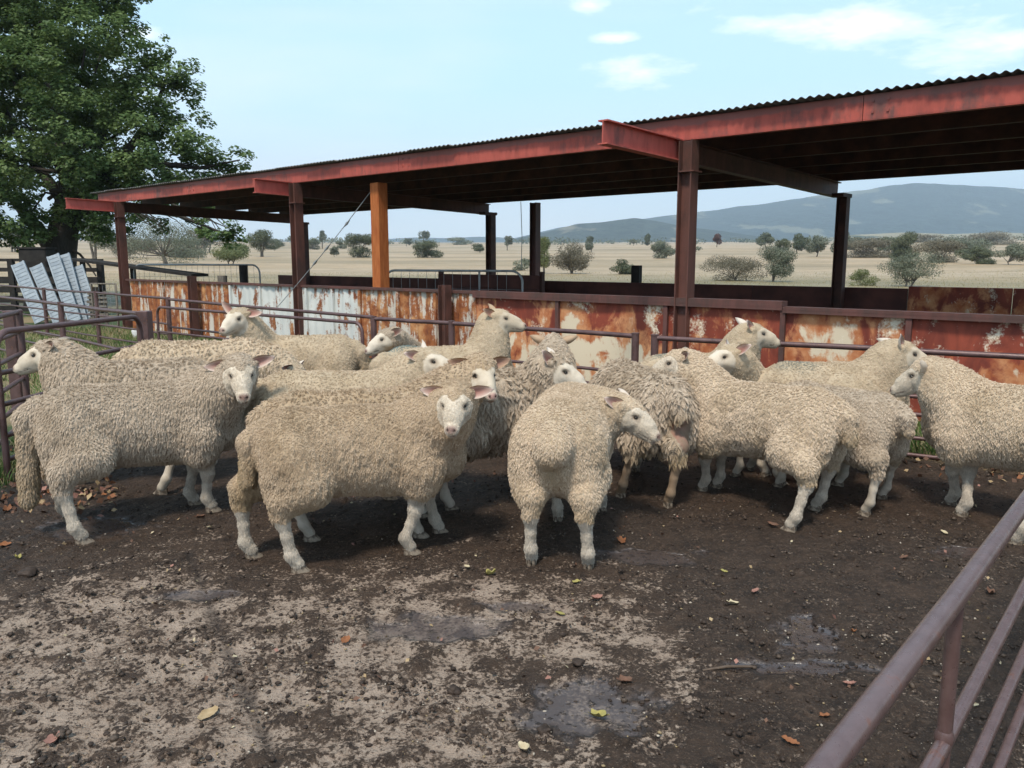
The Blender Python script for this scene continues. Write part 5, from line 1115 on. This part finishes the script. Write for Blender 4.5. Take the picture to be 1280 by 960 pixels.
LV = [(260, 898, 'tan', .065, 0, 'pale tan leaf lying alone on the cracked slab'), (67, 931, 'pink', .055, 1, 'pinkish leaf with pointed lobes at the near corner of the slab'), (22, 701, 'yellow', .04, 1, 'yellow leaf beside the stone near the rounded gate'), (6, 683, 'orange', .055, 1, 'orange brown leaf at the very edge below the rounded gate'),
      (748, 899, 'yellow', .06, 1, 'yellow green leaf with a red edge on the wet patch'), (656, 942, 'cream', .045, 0, 'cream yellow round leaf just before the wet patch'), (700, 770, 'yellow', .045, 0, 'olive yellow curled leaf in the middle of the mud'), (721, 731, 'yellow', .035, 1, 'small yellow leaf in front of the round rumped ewe'), (613, 720, 'yellow', .05, 1, 'yellow leaf between the two front ewes'), (584, 714, 'cream', .03, 0, 'small cream leaf by the big tan ewe hoof'),
      (776, 680, 'orange', .06, 1, 'orange brown leaf beside the round puddle'), (745, 752, 'pink', .05, 0, 'dull pink leaf pressed in the mud'), (944, 742, 'pink', .042, 0, 'pink leaf lying before the white hind legs'), (916, 758, 'cream', .045, 1, 'crumpled pale leaf near the twig'), (1062, 860, 'pink', .036, 0, 'round pink leaf beside the near gate rail'), (1031, 898, 'orange', .036, 1, 'bright orange yellow leaf beside the near gate rail'), (987, 934, 'orange', .045, 0, 'curled orange leaf nearest the camera'), (1066, 795, 'orange', .026, 1, 'tiny orange leaf past the grey puddle'), (432, 805, 'orange', .05, 0, 'orange stained leaf at the end of the yellow streak'), (781, 856, 'brown', .05, 1, 'two tone brown leaf above the wet patch'),
      (1238, 745, 'brown', .05, 1, 'dark brown leaf under the near gate'), (1180, 668, 'cream', .04, 0, 'cream leaf by the outer ewe front hoof'), (250, 648, 'brown', .05, 1, 'brown leaf under the greyish ewe'), (262, 662, 'cream', .035, 0, 'cream scrap of leaf in front of the greyish ewe hoof'), (48, 590, 'yellow', .06, 1, 'yellow leaf under the rounded gate bottom rail'), (20, 560, 'brown', .07, 1, 'brown leaf against the gate foot'), (30, 625, 'brown', .07, 1, 'dark brown leaf inside the rounded gate'), (75, 610, 'brown', .06, 0, 'brown leaf behind the greyish ewe hind leg'), (10, 640, 'orange', .06, 1, 'rust coloured leaf near the gate foot'), (965, 660, 'brown', .05, 0, 'brown leaf in the deep shade under the long bodied ewe'), (1130, 700, 'brown', .045, 1, 'brown leaf in front of the small grey sheep'), (905, 715, 'yellow', .03, 0, 'tiny yellowish leaf on dark mud')]
for i, (px, py, c, sz, lb, lab) in enumerate(LV):
    q = G(px, py); me = LM[lb][i % 3].copy(); me.materials.append(LC[c]); o = bpy.data.objects.new('fallen_leaf', me); COL.objects.link(o)
    o.location = (q.x, q.y, gz(q.x, q.y) + .002); o.scale = (sz * 1.2,) * 3; o.rotation_euler = (random.uniform(-.25, .25), random.uniform(-.25, .25), random.uniform(0, 6.28)); tag(o, lab, 'leaf', 'fallen leaves on the mud')
def rock(name, px, py, r, mat, lab, cat, sq=.6, seed=0):
    q = G(px, py); bm = bmesh.new(); bmesh.ops.create_icosphere(bm, subdivisions=3, radius=r)
    P = np.array([v.co[:] for v in bm.verts]); d = 1 + .35 * fbm(P / r + seed * 9, 1.3, 3)
    for v, k in zip(bm.verts, d): v.co = v.co * k; v.co.z *= sq
    me = bpy.data.meshes.new(name); bm.to_mesh(me); bm.free(); me.polygons.foreach_set('use_smooth', [True] * len(me.polygons)); me.materials.append(mat)
    o = link(name, me); o.location = (q.x, q.y, gz(q.x, q.y) + r * sq * .2); tag(o, lab, cat)
M_CLOD = m_plain('mud_clod', (.022, .014, .010), (.060, .040, .029), 50, .7, 0, .5)
rock('mud_clod', 35, 719, .038, M_CLOD, 'rounded dark clod near the edge of the pale slab', 'clod', .55, 1)
rock('mud_clod', 568, 866, .020, M_CLOD, 'dark nut sized clod on the slab left of the wet patch', 'clod', .8, 2)
rock('mud_clod', 681, 917, .022, M_CLOD, 'dark clod at the near edge of the wet patch', 'clod', .7, 3)
rock('mud_clod', 722, 838, .022, M_CLOD, 'flattened dark clod above the wet patch', 'clod', .6, 4)
q = G(878, 842); q2 = G(940, 838); o = MB(tuple(q)).tube([q + U * .012, (q + q2) / 2 + U * .02, q2 + U * .014], .0055, 7, [.004, .006, .0045]).build('fallen_twig', m_plain('twig_bark', (.07, .045, .03), (.12, .085, .06), 30)); o.location = q; tag(o, 'short straight brown twig lying on the mud', 'twig')
# crumbs, pellets and grit as a mass
def crumbs(name, n, rmin, rmax, mats, seed, ylim=(2.0, 6.5)):
    g = np.random.default_rng(seed); P = []
    zc = g.uniform(0, 1, n) ** 1.3 * (ylim[1] - ylim[0]) + ylim[0]; x = g.uniform(-.72, .72, n) * zc; q = np.stack([x, zc, x * 0], 1); keep = pnoise(q, 1.7) + .5 * pnoise(q, 6) > g.uniform(-.5, .35, n); q = q[keep]; n = len(q)
    q[:, 2] = [gz(a, b) - .003 for a, b in q[:, :2]]
    bm = bmesh.new(); bmesh.ops.create_icosphere(bm, subdivisions=1, radius=1); bv = np.array([v.co[:] for v in bm.verts]); bf = np.array([[v.index for v in f.verts] for f in bm.faces]); bm.free(); nv = len(bv)
    r = rmin + (rmax - rmin) * g.uniform(0, 1, n) ** 3; sc3 = g.uniform(.6, 1.4, (n, 1, 3)) * np.array([1, 1, .7]); V = q[:, None, :] + bv[None] * (1 + g.uniform(-.25, .25, (n, nv, 1))) * r[:, None, None] * sc3
    F_ = (bf[None] + (np.arange(n) * nv)[:, None, None]); me = mesh_np(name, V.reshape(-1, 3), F_.reshape(-1, 3), True)
    for m_ in mats: me.materials.append(m_)
    me.polygons.foreach_set('material_index', np.repeat(g.integers(0, len(mats), n), len(bf)).astype(np.int32)); return tag(link(name, me), kind='stuff')
crumbs('mud_crumbs', 26000, .002, .011, [M_CLOD, M_CLOD, m_plain('brown_grit', (.06, .042, .03), (.10, .07, .05), 60)], 1)
crumbs('pale_grit', 4000, .0018, .006, [m_plain('pale_stone', (.30, .25, .2), (.45, .38, .3), 60), m_plain('straw_bits', (.30, .22, .12), (.22, .16, .09), 60)], 2)
def litter(name, n, area, cols, seed, size=.05):
    g = np.random.default_rng(seed); P = area(g, n); me = leaves_mesh(name, P, size, None, seed, .75)
    for m_ in cols: me.materials.append(m_)
    me.polygons.foreach_set('material_index', g.integers(0, len(cols), n).astype(np.int32)); return tag(link(name, me), kind='stuff')
def area_gate(g, n): px = g.uniform(-40, 150, n); py = 625 - np.abs(g.normal(0, 50, n)) + g.uniform(0, 25, n); return np.array([tuple(G(a, b) + U * g.uniform(.005, .03)) for a, b in zip(px, np.maximum(py, 440))])
litter('leaf_litter', 420, area_gate, [LC['brown'], LC['brown'], LC['orange'], LC['tan'], LC['pink']], 4, .04)
def area_pen(g, n): y = g.uniform(2.2, 7.2, n); x = g.uniform(-.68, .68, n) * y; return np.array([(a, b, gz(a, b) + .002) for a, b in zip(x, y)])
litter('leaf_scraps', 420, area_pen, [LC['brown'], LC['tan'], LC['pink'], LC['cream'], LC['brown']], 6, .02)
def area_fence(g, n): x = g.uniform(1.2, 4.0, n); y = fence_y(x) - np.abs(g.normal(0, .25, n)); return np.stack([x, y, g.uniform(.005, .03, n)], 1)
litter('fence_litter', 260, area_fence, [LC['brown'], LC['orange'], LC['tan']], 8, .04)
# grass outside the pen
def grass(name, n, area, hmin, hmax, seed, wd=.004, mats=None):
    g = np.random.default_rng(seed); P = area(g, n); m = len(P); a = g.uniform(0, 2 * pi, m); h = g.uniform(hmin, hmax, m); ln = g.normal(size=(m, 2)) * .45 * h[:, None]; d = np.stack([np.cos(a), np.sin(a), a * 0], 1) * wd
    up = np.stack([ln[:, 0], ln[:, 1], h], 1); mid = P + up * .5 - np.stack([ln[:, 0], ln[:, 1], 0 * h], 1) * .22
    V = np.stack([P - d, P + d, mid + d * .8, P + up, mid - d * .8], 1).reshape(-1, 3); i = np.arange(m)[:, None] * 5
    F_ = np.concatenate([i + np.array([[0, 1, 2, 4]]), i + np.array([[4, 2, 3, 3]])]); me = bpy.data.meshes.new(name)
    f3 = np.concatenate([i + [[0, 1, 2]], i + [[0, 2, 4]], i + [[4, 2, 3]]]); me = mesh_np(name, V, f3); mats = mats or [M_GR, M_GR, M_GR2]
    for q in mats: me.materials.append(q)
    mi = np.tile(g.integers(0, len(mats), m), 3).astype(np.int32); me.polygons.foreach_set('material_index', mi)
    return tag(link(name, me), kind='stuff')
M_GR = m_plain('green_grass_blade', (.05, .10, .018), (.11, .19, .04), 3, .6, 0, 0); M_GR2 = m_plain('dry_grass_blade', (.30, .25, .12), (.40, .34, .2), 3, .7, 0, 0)
def yard(g, n):
    px = g.uniform(-60, 330, n); zc = 7.3 + (16.5 - 7.3) * g.uniform(0, 1, n) ** .8; X = (px - 640) / 1000 * zc; Y = (zc - CAM_H * ST) / CT
    q = np.stack([X, Y, X * 0 - .01], 1); bs = (X - O.x) * B.x + (Y - O.y) * B.y
    k = (pnoise(q, .5) + .6 * pnoise(q, 2.2) > g.uniform(-.9, .35, n)) & (bs < -.02) & ((X < -3.4) | (Y > fence_y(X))); return q[k]
grass('yard_grass', 42000, yard, .03, .12, 1, .005)
def strip(g, n):
    x = g.uniform(-3.4, 4.6, n); yf = fence_y(x); q = np.stack([x, yf + .02 + g.uniform(0, 1, n) ** 1.5 * 1.6, x * 0 - .01], 1); bs = (q[:, 0] - O.x) * B.x + (q[:, 1] - O.y) * B.y
    return q[(bs < -.05) & (pnoise(q, 1.1) + .5 * pnoise(q, 4) > -.35)]
grass('fence_grass', 26000, strip, .04, .20, 2, .004)
def tuft(g, n): c = [G(12, 590), G(62, 540), G(40, 555), G(2, 600)]; i = g.integers(0, 4, n); return np.array([(c[k].x + g.normal(0, .07), c[k].y + g.normal(0, .10), 0) for k in i])
grass('gate_grass', 2600, tuft, .03, .14, 3, .003)
def paddock(g, n):
    d = 14 + 60 * g.uniform(0, 1, n) ** 1.7; u = g.uniform(-.8, .75, n); X = u * d; Y = d; bs = (X - O.x) * B.x + (Y - O.y) * B.y; q = np.stack([X, Y, far_h(X, Y)], 1); return q[(bs > 5.2) | (X < -15)]
grass('paddock_grass', 30000, paddock, .04, .13, 5, .01, [M_GR2, M_GR2, m_plain('olive_grass_blade', (.16, .17, .07), (.24, .23, .11), 3, .7, 0, 0)])

# ---------------------------------------------------------------- air
def haze():
    o = MB().box((0, 2000, 170), 13400, 7600, 700 - 0, mi=0); 
    t = bpy.data.materials.new('pale_air'); t.use_nodes = True; n = t.node_tree; n.nodes.clear(); a = n.nodes.new('ShaderNodeOutputMaterial'); v = n.nodes.new('ShaderNodeVolumePrincipled')
    v.inputs['Color'].default_value = (.72, .87, 1, 1); v.inputs['Density'].default_value = .00026; n.links.new(v.outputs[0], a.inputs['Volume'])
    h = o.build('haze', t); tag(h, kind='stuff'); return h
haze()
